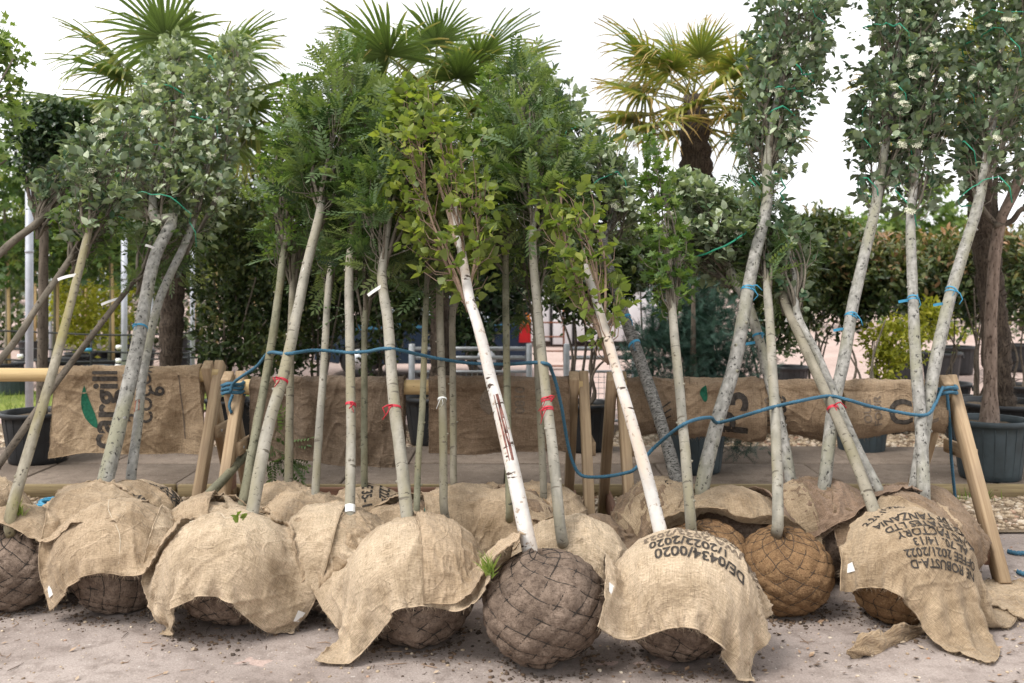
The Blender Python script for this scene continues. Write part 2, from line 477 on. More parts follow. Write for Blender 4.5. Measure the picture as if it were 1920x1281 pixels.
M_NETC = simple('net_wire_coir', (0.07, 0.045, 0.028), 0.8)
M_INK = simple('print_ink_black', (0.055, 0.048, 0.042), 0.9, vary=0.5, vscale=60, spec=0.05)
M_INKF = simple('print_ink_faded', (0.16, 0.125, 0.095), 0.95, vary=0.4, vscale=80, spec=0.05)
M_INKG = simple('print_ink_green', (0.02, 0.10, 0.06), 0.9, vary=0.3, vscale=60, spec=0.05)
M_INKT = simple('print_ink_teal', (0.05, 0.12, 0.095), 0.9, vary=0.35, vscale=40, spec=0.05)
M_INKV = simple('print_ink_violet', (0.22, 0.18, 0.24), 0.9, vary=0.3, vscale=40, spec=0.05)
M_BLUE = simple('tie_blue', (0.05, 0.26, 0.42), 0.45)
M_RED = simple('tie_red', (0.48, 0.03, 0.05), 0.5)
M_WHITE = simple('tag_white', (0.80, 0.80, 0.78), 0.5, vary=0.06)
M_TWINE = simple('twine_green', (0.03, 0.26, 0.155), 0.4)
M_ROPE = simple('rope_blue', (0.045, 0.125, 0.19), 0.8, vary=0.35, vscale=160)
M_THREAD = simple('loose_thread', (0.66, 0.58, 0.45), 0.9)
M_PLASTIC = simple('pot_plastic_black', (0.016, 0.018, 0.021), 0.45, vary=0.35, vscale=8, spec=0.45)
M_PLASTICB = simple('pot_plastic_blue_grey', (0.035, 0.05, 0.058), 0.5, vary=0.4, vscale=6, spec=0.45)
M_SOIL = simple('potting_soil', (0.10, 0.075, 0.05), 0.95, vary=0.6, vscale=50)
M_GALV = simple('galvanised_steel', (0.45, 0.47, 0.49), 0.45, 0.6, vary=0.15)
M_GALVP = simple('galvanised_post', (0.43, 0.45, 0.50), 0.6, 0.2, vary=0.12)
M_PIPE = simple('irrigation_pipe', (0.02, 0.022, 0.024), 0.5)

def timber(name, c1, c2, c3):
    m, t, b, o = mat(name)
    v = attr(t, 'tc').outputs['Vector']
    n1 = noise(t, mapping(t, v, (55, 55, 2.5)), 1.0, 4, 0.6, 0.6)
    n2 = noise(t, v, 5.0, 3)
    n3 = noise(t, mapping(t, v, (26, 26, 14)), 1.0, 2)
    c = ramp(t, n1, [(0.3, c1), (0.7, c2)])
    c = mixc(t, ramp(t, n2, [(0.4, (0, 0, 0)), (0.75, (0.6, 0.6, 0.6))]), c, c3)
    c = mixc(t, ramp(t, n3, [(0.72, (0, 0, 0)), (0.77, (1, 1, 1))]), c, (0.09, 0.05, 0.025))
    t.links.new(c, b.inputs['Base Color'])
    b.inputs['Roughness'].default_value = 0.75
    b.inputs['Specular IOR Level'].default_value = 0.2
    bump(t, b, n1, 0.35, 0.003)
    return m
M_TIMBER = timber('timber_pine', (0.25, 0.17, 0.10), (0.44, 0.325, 0.205), (0.28, 0.205, 0.14))
M_TIMBERR = timber('timber_red_stain', (0.17, 0.085, 0.055), (0.27, 0.15, 0.10), (0.20, 0.12, 0.09))
M_LOG = timber('peeled_log', (0.43, 0.30, 0.14), (0.60, 0.45, 0.24), (0.50, 0.36, 0.19))
M_EDGE = timber('timber_edging', (0.17, 0.125, 0.07), (0.33, 0.26, 0.14), (0.22, 0.17, 0.10))

def ground_mat(name, c1, c2, c3, s=1.0, pale=(0.55, 0.5, 0.46)):
    m, t, b, o = mat(name)
    v = attr(t, 'tc').outputs['Vector']
    n1 = noise(t, v, 0.9 * s, 6, 0.6)
    n2 = noise(t, v, 9.0 * s, 5, 0.65)
    n3 = noise(t, v, 120.0, 3, 0.7)
    c = ramp(t, n1, [(0.32, c1), (0.62, c2)])
    c = mixc(t, ramp(t, n2, [(0.48, (0, 0, 0)), (0.72, (0.75, 0.75, 0.75))]), c, c3)
    c = mixc(t, 0.65, c, ramp(t, n3, [(0.3, (0.62, 0.6, 0.58)), (0.7, (1.3, 1.28, 1.26))]), 'MULTIPLY')
    n5 = noise(t, v, 55.0, 1)
    c = mixc(t, ramp(t, n5, [(0.74, (0, 0, 0)), (0.76, (0.8, 0.8, 0.8))]), c, pale)
    t.links.new(c, b.inputs['Base Color'])
    b.inputs['Roughness'].default_value = 0.92
    b.inputs['Specular IOR Level'].default_value = 0.15
    bump(t, b, math_(t, 'ADD', math_(t, 'MULTIPLY', n2, 2.0), n3), 0.6, 0.008)
    return m
M_DIRT = ground_mat('packed_dirt', (0.225, 0.184, 0.165), (0.375, 0.322, 0.295), (0.155, 0.122, 0.105))
M_YARD = ground_mat('pink_gravel_yard', (0.40, 0.30, 0.265), (0.50, 0.39, 0.35), (0.33, 0.24, 0.21), 0.5)
M_BED = ground_mat('gravel_bed_base', (0.16, 0.12, 0.085), (0.27, 0.21, 0.15), (0.12, 0.09, 0.06))
M_SLAB = ground_mat('paving_slab', (0.15, 0.118, 0.095), (0.235, 0.19, 0.155), (0.115, 0.09, 0.072), 1.5, (0.42, 0.37, 0.33))
M_TURF = ground_mat('turf', (0.12, 0.16, 0.035), (0.22, 0.26, 0.06), (0.28, 0.27, 0.10))
def pebmat():
    m, t, b, o = mat('pebble')
    tn = attr(t, 'tone').outputs['Fac']
    c = ramp(t, tn, [(0.0, (0.16, 0.11, 0.07)), (0.3, (0.35, 0.26, 0.17)), (0.6, (0.47, 0.37, 0.26)), (0.85, (0.58, 0.50, 0.40)), (1.0, (0.33, 0.17, 0.10))])
    t.links.new(c, b.inputs['Base Color']); b.inputs['Roughness'].default_value = 0.75
    return m
M_PEB = pebmat()
def litmat():
    m, t, b, o = mat('leaf_litter')
    tn = attr(t, 'tone').outputs['Fac']
    c = ramp(t, tn, [(0.0, (0.05, 0.035, 0.025)), (0.4, (0.16, 0.10, 0.06)), (0.75, (0.33, 0.21, 0.13)), (1.0, (0.42, 0.34, 0.25))])
    t.links.new(c, b.inputs['Base Color']); b.inputs['Roughness'].default_value = 0.85
    return m
M_LIT = litmat()
# ------------------------------------------------------------------ ground
def sheet(name, x0, x1, y0, y1, nx, ny, zf, m, label=None):
    mb = MB()
    X, Y = np.meshgrid(np.linspace(x0, x1, nx), np.linspace(y0, y1, ny))
    V = np.stack([X, Y, zf(X, Y)], -1).reshape(-1, 3)
    i = np.arange(ny - 1)[:, None] * nx + np.arange(nx - 1)[None]
    F = np.stack([i, i + 1, i + nx + 1, i + nx], -1).reshape(-1, 4)
    mb.add(V, F)
    o = mb.build(name, m)
    return tag(o, label, kind='structure')

def yard_z(X, Y):
    z = 0.016 * vn(X * 1.7, Y * 1.7, 1) + 0.012 * vn(X * 6, Y * 6, 2) + 0.006 * vn(X * 19, Y * 19, 3)
    return z * np.clip((6.25 - Y) / 0.4, 0, 1) * np.clip((6 - np.abs(X)) / 0.5, 0, 1)
far = sheet('ground', -260, 260, -30, 420, 60, 60, lambda X, Y: X * 0 - 0.012, M_YARD, 'pale pink compacted gravel ground of the nursery yard')
tag(sheet('yard', -6, 6, 1.2, 6.3, 330, 170, yard_z, M_DIRT, 'packed pinkish dirt in front of the root balls'))
sheet('gravel_strip', -7, 7, 6.2, 7.22, 140, 22, lambda X, Y: 0.008 + 0.012 * vn(X * 4, Y * 4, 8), M_BED, 'strip of loose gravel in front of the paved path')
sheet('gravel_bed', -9, 9, 8.9, 10.6, 160, 30, lambda X, Y: 0.03 + 0.03 * vn(X * 2, Y * 2, 9), M_BED, 'golden gravel bed behind the paved path')
sheet('lawn', -12, -1.6, 11.9, 14.0, 60, 14, lambda X, Y: 0.012 + 0.03 * vn(X * 2, Y * 2, 4), M_TURF, 'narrow lawn strip behind the tree rack')

# paving: two rows of slabs, each its own object
path = thing('path', 'raised path of grey brown concrete slabs behind the racks', None, (0, 8.05, 0))
path['kind'] = 'structure'
slab_meshes = []
for v in range(4):
    mb = MB()
    box(mb, (0, 0, 0), (1.19, 0.79, 0.06), bev=0.006)
    mb.C[-1] = mb.C[-1] + np.array([v * 3.1, v * 1.7, 0])
    me = mb.mesh('paving_slab'); me.materials.append(M_SLAB); slab_meshes.append(me)
for row, y in enumerate((7.66, 8.47)):
    for k in range(-6, 6):
        o = bpy.data.objects.new('paving_slab', slab_meshes[(k * 3 + row) % 4]); COL.objects.link(o)
        o.parent = path
        o.location = (k * 1.205 + 0.55 + row * 0.42, y - 8.05, 0.062 + rng.uniform(-.004, .004))
        o.rotation_euler = (rng.uniform(-.004, .004), rng.uniform(-.003, .003), rng.uniform(-.006, .006))
mb = MB(); box(mb, (0, 8.05, 0.014), (15.5, 1.66, 0.036)); mb.build('path_base', M_BED, path)

edg = thing('timber_edging', 'long low timber edging board along the front of the path', 'edging', (0, 7.235, 0))
for k in range(-3, 3):
    mb = MB(); box(mb, (k * 2.42 + 1.2, 7.228 + rng.uniform(-.004, .004), 0.045), (2.4, 0.045, 0.105), bev=0.004)
    mb.C[-1] = mb.C[-1][:, [1, 2, 0]]
    mb.build('board', M_EDGE, edg)
ced = thing('concrete_edging', 'thin pale concrete edging strip behind the gravel bed', 'edging', (3, 10.05, 0))
for k in range(-4, 6):
    mb = MB(); box(mb, (k * 0.92 + 0.4, 10.02, 0.05), (0.9, 0.06, 0.13), bev=0.006); mb.build('edging_piece', M_SLAB, ced)

# pebbles: too many to count
def icolow():
    bm = bmesh.new(); bmesh.ops.create_icosphere(bm, subdivisions=1, radius=1.0)
    V = np.array([v.co[:] for v in bm.verts]); F = np.array([[v.index for v in f.verts] for f in bm.faces]); bm.free()
    return V, F
IV, IF = icolow()
def pebbles(name, N, xr, yr, zf, smin, smax, m, label, squash=0.6, tone=None, keep=None):
    mb = MB()
    p = np.stack([rng.uniform(*xr, N), rng.uniform(*yr, N), np.zeros(N)], 1)
    if keep is not None: p = p[keep(p[:, 0], p[:, 1])]
    N = len(p)
    s = smin * (smax / smin) ** rng.random(N) ** 1.6
    p[:, 2] = zf(p[:, 0], p[:, 1]) + s * squash * 0.35
    sc = np.stack([rng.uniform(.7, 1.3, N), rng.uniform(.7, 1.3, N), np.full(N, squash)], 1)
    V = IV[None] * (1 + 0.25 * rng.standard_normal((N, 12, 1)) * 0.5) * sc[:, None] * s[:, None, None]
    a = rng.uniform(0, 6.28, N); c, q = np.cos(a)[:, None], np.sin(a)[:, None]
    V = np.stack([V[..., 0] * c - V[..., 1] * q, V[..., 0] * q + V[..., 1] * c, V[..., 2]], -1) + p[:, None]
    F = (IF[None] + (np.arange(N) * 12)[:, None, None]).reshape(-1, 3)
    t = rng.random(N) if tone is None else tone(N)
    mb.add(V.reshape(-1, 3), F, np.repeat(t, 12))
    return tag(mb.build(name, m), label, kind='stuff')
pebbles('gravel', 9000, (-4.6, 4.6), (6.25, 7.2), lambda x, y: 0.008 + 0.012 * vn(x * 4, y * 4, 8), .010, .028, M_PEB, 'loose brown gravel in front of the path edging')
pebbles('gravel', 11000, (-6.2, 6.2), (8.88, 10.0), lambda x, y: 0.03 + 0.03 * vn(x * 2, y * 2, 9), .012, .034, M_PEB, 'golden pebbles around the big pots')
pebbles('grit', 3200, (-3.2, 3.2), (3.2, 6.3), yard_z, .002, .010, M_PEB, 'scattered grit on the packed dirt', 0.7, keep=lambda x, y: np.abs(x) < y * 0.56 + .1)

# dry leaves, twigs, straw on the dirt
mb = MB()
N = 420
p = np.stack([rng.uniform(-2.9, 2.9, N), rng.uniform(3.3, 6.2, N), np.zeros(N)], 1)
p[:150, 0] = rng.uniform(0.9, 2.6, 150); p[:150, 1] = rng.uniform(3.7, 4.7, 150)
p[:, 2] = yard_z(p[:, 0], p[:, 1]) + .004
a = rng.uniform(0, 6.28, N)
LV = np.array([(0, 0, 0), (-.28, .45, .10), (.28, .45, .06), (0, 1, .16), (0, .5, -.02)])
LFc = [np.array([(0, 4, 1), (1, 4, 3), (0, 2, 4), (2, 3, 4)])]
scatter(mb, LV, LFc, p, np.stack([np.cos(a), np.sin(a), rng.uniform(-.1, .25, N)], 1), np.stack([rng.uniform(-.3, .3, N), rng.uniform(-.3, .3, N), np.ones(N)], 1), rng.uniform(.010, .038, N), rng.random(N))
tag(mb.build('litter', M_LIT), 'dry brown leaves and crumbs scattered over the dirt', kind='stuff')
mb = MB()
for k in range(130):
    x, y = rng.uniform(-2.8, 2.8), rng.uniform(3.25, 5.2)
    if k < 60: x, y = rng.uniform(-2.3, -0.2), rng.uniform(3.4, 4.6)
    a = rng.uniform(0, 6.28); l = rng.uniform(.008, .09)
    q = np.array([(x, y, 0), (x + l * .5 * math.cos(a) + rng.normal(0, .004), y + l * .5 * math.sin(a) + rng.normal(0, .004), 0), (x + l * math.cos(a + .2), y + l * math.sin(a + .2), 0)])
    q[:, 2] = yard_z(q[:, 0], q[:, 1]) + .003 + rng.uniform(0, .004, 3)
    tube(mb, q, [.0016, .0018, .0008], 4, tone=rng.random() * .8)
tag(mb.build('twigs', M_LIT), 'short twigs and straw lying on the dirt', kind='stuff')

# grass
GBV = np.array([(-.04, 0, 0), (.04, 0, 0), (-.03, .5, .05), (.03, .5, .05), (0, 1, .2)])
GBF = [np.array([(0, 1, 3, 2)]), np.array([(2, 3, 4)])]
def grass(name, pts, h, label, root=None, kind='stuff'):
    mb = MB(); N = len(pts)
    d = np.stack([rng.normal(0, .35, N), rng.normal(0, .35, N), np.ones(N)], 1)
    scatter(mb, GBV, GBF, pts, d, rng.normal(0, 1, (N, 3)), h * rng.uniform(.5, 1.2, N), rng.random(N))
    o = mb.build(name, LEAF['grass'], root)
    return tag(o, label, kind=kind)
pp = np.stack([rng.uniform(-9, -1.8, 5200), rng.uniform(11.95, 13.9, 5200), np.full(5200, .0)], 1)
grass('grass', pp, .09, 'short grass growing on the lawn strip')
pp = []
for cx, cy, n in [(-.55, 7.12, 60), (-.2, 7.13, 60), (-1.1, 7.1, 50), (.15, 7.14, 30), (.55, 6.4, 40), (2.6, 6.95, 40), (3.3, 7.1, 30), (-2.0, 6.7, 20), (1.9, 8.92, 25)]:
    pp.append(np.stack([rng.normal(cx, .09, n), rng.normal(cy, .025, n), np.full(n, .01)], 1))
for k in range(26):
    cx = rng.uniform(2.0, 6.0); n = 22
    pp.append(np.stack([rng.normal(cx, .10, n), rng.normal(10.2, .07, n), np.full(n, .02)], 1))
grass('weeds', np.vstack(pp), .10, 'small grassy weeds along the path edging')
pp = np.stack([rng.normal(-.55, .022, 26), rng.normal(3.78, .02, 26), np.zeros(26)], 1)
tag(grass('grass_tuft', pp, .045, 'single small grass tuft on the bare dirt in front', kind=None), cat='grass tuft')
# ------------------------------------------------------------------ racks: log rail on timber A-frames
RACKS = []
def rack(xa, xb, Da, Db, z, label, frames_px, back_board=None, spread=.58):
    mid = ((xa + xb) / 2 - CX) * (Da + Db) / 2 / FPX
    A = np.array([(xa - CX) * Da / FPX, Da, z]); B = np.array([(xb - CX) * Db / FPX, Db, z])
    r = thing('tree_rack', label, 'rack', (mid, (Da + Db) / 2, 0), 'timber A-frame racks holding the trees')
    mb = MB(); t = np.linspace(0, 1, 16)[:, None]
    tube(mb, A * (1 - t) + B * t, .047 + .002 * np.sin(t[:, 0] * 9), 20, wob=.02)
    mb.build('rail', M_LOG, r)
    for px in frames_px:
        f = (px - xa) / (xb - xa); c = A * (1 - f) + B * f
        x, D = c[0], c[1]
        top = z + .075
        for s, dx in ((-1, .034), (1, -.034)):
            mb = MB()
            beam(mb, (x + dx, D + s * spread, 0.0), (x + dx * 0.9, D - s * .05, top), .058, .092, tone=.0)
            mb.build('leg', M_TIMBER, r)
        mb = MB(); beam(mb, (x - .005, D - spread * .86, .14), (x - .005, D + spread * .86, .16), .12, .035, up=(0, 0, 1)); mb.build('brace', M_TIMBERR, r)
        mb = MB(); beam(mb, (x + .072, D - spread * .33, .60), (x + .072, D + spread * .33, .60), .08, .03, up=(0, 0, 1)); mb.build('cross_tie', M_TIMBER, r)
        bo = MB()
        for yy in (-.12, .12): tube(bo, [(x + .09, D + yy, .60), (x + .06, D + yy, .60)], .009, 6)
        bo.build('bolt', M_GALV, r)
    if back_board:
        x0, x1, Dz, zz = back_board
        mb = MB(); beam(mb, ((x0 - CX) * Dz / FPX, Dz, zz), ((x1 - CX) * Dz / FPX, Dz, zz), .10, .04, up=(0, 0, 1)); mb.build('back_board', M_TIMBERR, r)
    RACKS.append((A, B))
    return r
rack(-330, 412, 6.62, 6.62, .951, 'log rail rack carrying the sack with the green leaf print', (-240, 401))
rack(432, 1092, 5.98, 5.98, .94, 'log rail rack in the middle draped with dark brown sacks', (440, 1085), (455, 1068, 6.44, .19))
rack(1150, 1784, 5.96, 5.75, .94, 'log rail rack covered with rolled short printed sacks', (1156, 1777), (1180, 1700, 6.3, .12))
# ------------------------------------------------------------------ leaf templates
def simple_leaf(wd, pts=(.30, .68), fold=.10, droop=-.12):
    a, b = pts
    V = np.array([(0, 0, 0), (0, a, .0), (0, b, .02), (0, 1, droop),
                  (-wd, a, fold), (-wd * .82, b, fold * .9 - .02), (wd, a, fold), (wd * .82, b, fold * .9 - .02)])
    F = [np.array([(0, 1, 4), (2, 3, 5), (0, 6, 1), (2, 7, 3)]), np.array([(1, 2, 5, 4), (1, 6, 7, 2)])]
    return V, F
def pinnate(pairs=7, ll=.27, lw=.052, droop=.25):
    V = []; F4 = []
    def leaflet(o, d, n):
        d = nrm(d); x = nrm(np.cross(d, n)); k = len(V)
        o = np.array(o)
        V.extend([o, o + d * ll * .5 - x * lw, o + d * ll, o + d * ll * .5 + x * lw]); F4.append((k, k + 1, k + 2, k + 3))
    for i in range(pairs):
        t = .22 + .72 * i / (pairs - 1)
        z = -droop * t * t
        for s in (-1, 1):
            leaflet((0, t, z), (s, .55, -.15 - .1 * t), (0, .1, 1))
    leaflet((0, 1, -droop), (0, 1, -.4), (0, .4, 1))
    k = len(V)
    V.extend([np.array(q) for q in [(-.008, 0, 0), (.008, 0, 0), (.006, .5, -droop * .25), (-.006, .5, -droop * .25), (0.004, 1, -droop), (-.004, 1, -droop)]])
    F4 += [(k, k + 1, k + 2, k + 3), (k + 3, k + 2, k + 4, k + 5)]
    return np.array(V), [np.array(F4)]
def lobed(n=5):
    V = [(0, 0, 0)]; ang = np.linspace(-2.0, 2.0, 2 * n - 1)
    for i, a in enumerate(ang):
        r = (1.0 - .12 * abs(a)) if i % 2 == 0 else .42
        V.append((r * math.sin(a) * .62, .25 + r * math.cos(a) * .62, .10 * abs(math.sin(a)) - .05))
    F = np.array([(0, i + 1, i) for i in range(1, 2 * n - 1)])
    return np.array(V), [F]
TPL = {
    'whitebeam': simple_leaf(.31, (.34, .68), .10, -.14),
    'birch': simple_leaf(.40, (.26, .58), .07, -.10),
    'rowan': pinnate(),
    'maple': lobed(),
    'long': simple_leaf(.15, (.35, .7), .05, -.2),
    'photinia': simple_leaf(.19, (.35, .72), .07, -.10),
    'bushy': simple_leaf(.27, (.33, .66), .08, -.12),
}
# curled variants reused by the single leaf objects
LEAFOBJ = {}
def leaf_mesh(tp, mt, v):
    k = (tp, mt, v)
    if k not in LEAFOBJ:
        V, F = TPL[tp]
        V = V.copy(); c = (v % 3 - 1) * .22
        V[:, 2] += c * (V[:, 1] - .3) ** 2
        mb = MB(); mb.add(V, F, tone=(.12, .32, .5, .68, .85, .97)[v % 6], tc=V + v)
        me = mb.mesh('leaf'); me.materials.append(LEAF[mt]); LEAFOBJ[k] = me
    return LEAFOBJ[k]

def flower_mesh():
    V = []; F = []
    for i in range(34):
        a = i * 2.4; r = math.sqrt(i / 34) * .5
        c = np.array((r * math.cos(a), r * math.sin(a), .22 * math.cos(r * 2.4) + random.uniform(-.02, .03)))
        n = nrm(np.array((c[0] * .8, c[1] * .8, .6))); x = nrm(np.cross(n, (0.3, .8, .1))); y = np.cross(n, x)
        k = len(V); s = .085
        V += [c + x * s, c + y * s, c - x * s, c - y * s, c + n * .06]
        F += [(k, k + 1, k + 4), (k + 1, k + 2, k + 4), (k + 2, k + 3, k + 4), (k + 3, k, k + 4)]
    mb = MB(); mb.add(np.array(V), [np.array(F)], tone=np.repeat(rng.random(34), 5))
    me = mb.mesh('flower_cluster'); me.materials.append(LEAF['flower']); return me
FLOWER = flower_mesh()

def line3d(pts, D0, k, ref=None):
    x0, y0 = ref if ref is not None else pts[0][:2]
    z0 = CAMH - (y0 - HY) * D0 / FPX
    out = []
    for p in pts:
        D = (D0 + k * (CAMH - z0)) / (1 + k * (p[1] - HY) / FPX)
        out.append(P(p[0], p[1], D))
    return np.array(out)

def put(me, name, root, pos, d, n, s):
    d = nrm(d); x = nrm(np.cross(d, n)); z = np.cross(x, d)
    o = bpy.data.objects.new(name, me); COL.objects.link(o); o.parent = root
    q = pos - np.array(root['_o'])
    o.matrix_local = Matrix(((x[0] * s, d[0] * s, z[0] * s, q[0]), (x[1] * s, d[1] * s, z[1] * s, q[1]), (x[2] * s, d[2] * s, z[2] * s, q[2]), (0, 0, 0, 1)))
    return o

# species: template, material, leaf length, leaves per rosette, spread of directions
SPEC = {
    'whitebeam': ('whitebeam', 'whitebeam', .068, 7, .8),
    'birch': ('birch', 'birch', .060, 5, 1.0),
    'rowan': ('rowan', 'rowan', .155, 4, .85),
    'maple': ('maple', 'maple', .064, 6, .9),
    'hornbeam': ('bushy', 'maple', .050, 7, .95),
}

def crown(root, axis, R, spec, n_ros, n_obj, bark_mat, limbs=8, flowers=0, twine=0, seed=0, tone0=.42, leader=True, twine_mat=None):
    rg = np.random.default_rng(100 + seed)
    tp, mt, ls, per, spread = SPEC[spec]
    ns = 40; n_ros = int(n_ros * (1.85 if spec == 'whitebeam' else 1.5 if spec == 'birch' else 1.3))
    ap = smooth_path(np.c_[axis, R], ns); A = ap[:, :3]; Rr = np.maximum(ap[:, 3] * .91, .03)
    t, e1, e2 = frames(A)
    # limbs, tied up close to the axis
    mb = MB(); LP = []
    for i in range(limbs):
        ph = 6.283 * (i + rg.uniform(-.3, .3)) / limbs; rho = rg.uniform(.35, .72)
        k0 = int(rg.uniform(0, .22) * ns); k1 = int(rg.uniform(.62, .98) * ns)
        kk = np.arange(k0, k1); u = (kk - k0) / max(1, len(kk) - 1)
        off = rho * (1 - np.exp(-u * 7)) * Rr[kk] * (1 - .35 * u)
        wx = .03 * np.sin(u * rg.uniform(4, 9) + rg.uniform(0, 6)) ; wy = .03 * np.sin(u * rg.uniform(4, 9) + rg.uniform(0, 6))
        p = A[kk] + (off * math.cos(ph) + wx * (u > 0) * u)[:, None] * e1[kk] + (off * math.sin(ph) + wy * u)[:, None] * e2[kk]
        p[:, 2] -= (.10 * np.exp(-u * 9) * (rho > .5))
        tube(mb, p, np.linspace(.0105, .0022, len(kk)) * rg.uniform(.7, 1.15), 6, tone=.3, wob=.06, seed=i)
        LP.append(p)
    allp = np.vstack(LP + [A])
    # rosettes
    lum = 0
    u = rg.random(n_ros * 3)
    wgt = np.interp(u, np.linspace(0, 1, ns), Rr / Rr.max()) * np.clip(.18 + u / .28, 0, 1)
    u = u[rg.random(len(u)) < wgt][: n_ros]
    n = len(u); k = np.clip((u * (ns - 1)).astype(int), 0, ns - 2); f = (u * (ns - 1) - k)[:, None]
    c = A[k] * (1 - f) + A[k + 1] * f; rr = np.interp(u, np.linspace(0, 1, ns), Rr)
    ph = rg.uniform(0, 6.283, n)
    lump = 1 + .55 * vn(ph * 1.6 + seed, u * 7 + seed * 3.3, seed) + .3 * vn(ph * 4, u * 19, seed + 1)
    rad = rr * np.sqrt(rg.uniform(.12, 1.0, n)) * lump
    stray = rg.random(n) < .05; rad = np.where(stray, rr * rg.uniform(1.1, 1.5, n), rad)
    out = np.cos(ph)[:, None] * e1[k] + np.sin(ph)[:, None] * e2[k]
    q = c + rad[:, None] * out
    up = t[k]
    # twigs
    sel = np.concatenate([rg.permutation(n)[: int(n * .5)], np.where(stray)[0]])
    for i in sel:
        dd = np.linalg.norm(allp - (q[i] - up[i] * .16), axis=1); b = allp[np.argmin(dd)]
        if np.linalg.norm(b - q[i]) < .75:
            m = (b + q[i]) / 2 + out[i] * .02 - np.array([0, 0, .015])
            tube(mb, [b, m, q[i]], [.0042, .003, .0016], 3, cap=False, tone=.6)
    br = mb.build('branches', bark_mat, root)
    # leaves
    N = n * per
    qi = np.repeat(np.arange(n), per)
    rv = nrm(rg.normal(0, 1, (N, 3)))
    d = nrm(out[qi] * rg.uniform(.25, 1.0, (N, 1)) + up[qi] * .45 + rv * spread)
    nn = nrm(up[qi] * .5 + out[qi] * .5 + np.array([0, 0, .5]) + nrm(rg.normal(0, 1, (N, 3))) * .55)
    pos = q[qi] + rg.normal(0, .014, (N, 3)) + d * .012
    size = ls * rg.uniform(.42, 1.22, N)
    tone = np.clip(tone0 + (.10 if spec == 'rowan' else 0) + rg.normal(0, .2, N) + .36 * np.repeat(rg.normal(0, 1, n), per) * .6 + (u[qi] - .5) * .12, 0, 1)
    # the leaves that show largest become objects of their own
    front = -(d * 0 + (pos - c[qi]))[:, 1] / rr[qi] + rg.uniform(0, .9, N)
    order = np.argsort(-front); single = order[: n_obj]; rest = order[n_obj:]
    tv, tf = TPL[tp]
    if len(rest):
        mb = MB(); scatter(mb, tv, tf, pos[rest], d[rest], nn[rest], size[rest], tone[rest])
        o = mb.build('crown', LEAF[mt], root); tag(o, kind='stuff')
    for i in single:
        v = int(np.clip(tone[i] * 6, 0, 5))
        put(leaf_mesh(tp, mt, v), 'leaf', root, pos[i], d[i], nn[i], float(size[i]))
    for j in range(flowers):
        i = order[int(rg.integers(0, max(1, int(N * .30))))]
        put(FLOWER, 'flower_cluster', root, pos[i] + out[qi[i]] * .02, np.cross(out[qi[i]] + .1, rg.normal(0, 1, 3)), nrm(out[qi[i]] + np.array([0, -.3, .7])), rg.uniform(.045, .075))
    for j in range(twine):
        f = (j + .6 + rg.uniform(-.2, .2)) / (twine + .3); kk = int(f * (ns - 1))
        a = rg.uniform(2.6, 3.6) + np.linspace(0, rg.uniform(2.2, 4.4), 16); rr_ = Rr[kk] * (.86 + .16 * rg.normal(0, 1, 16) * .5)
        dz = rg.uniform(-.4, .4)
        p = A[kk] + (rr_ * np.cos(a))[:, None] * e1[kk] + (rr_ * np.sin(a))[:, None] * e2[kk] + (np.sin(a + rg.uniform(0, 6)) * dz * .6)[:, None] * t[kk]
        mb = MB(); tube(mb, p, .006, 5, flat=.3)
        e = p[-1]; tube(mb, [e, e + np.array([.05, -.03, -.07]), e + np.array([.06, -.04, -.17])], .004, 4, flat=.4)
        mb.build('binding_twine', twine_mat or M_TWINE, root)

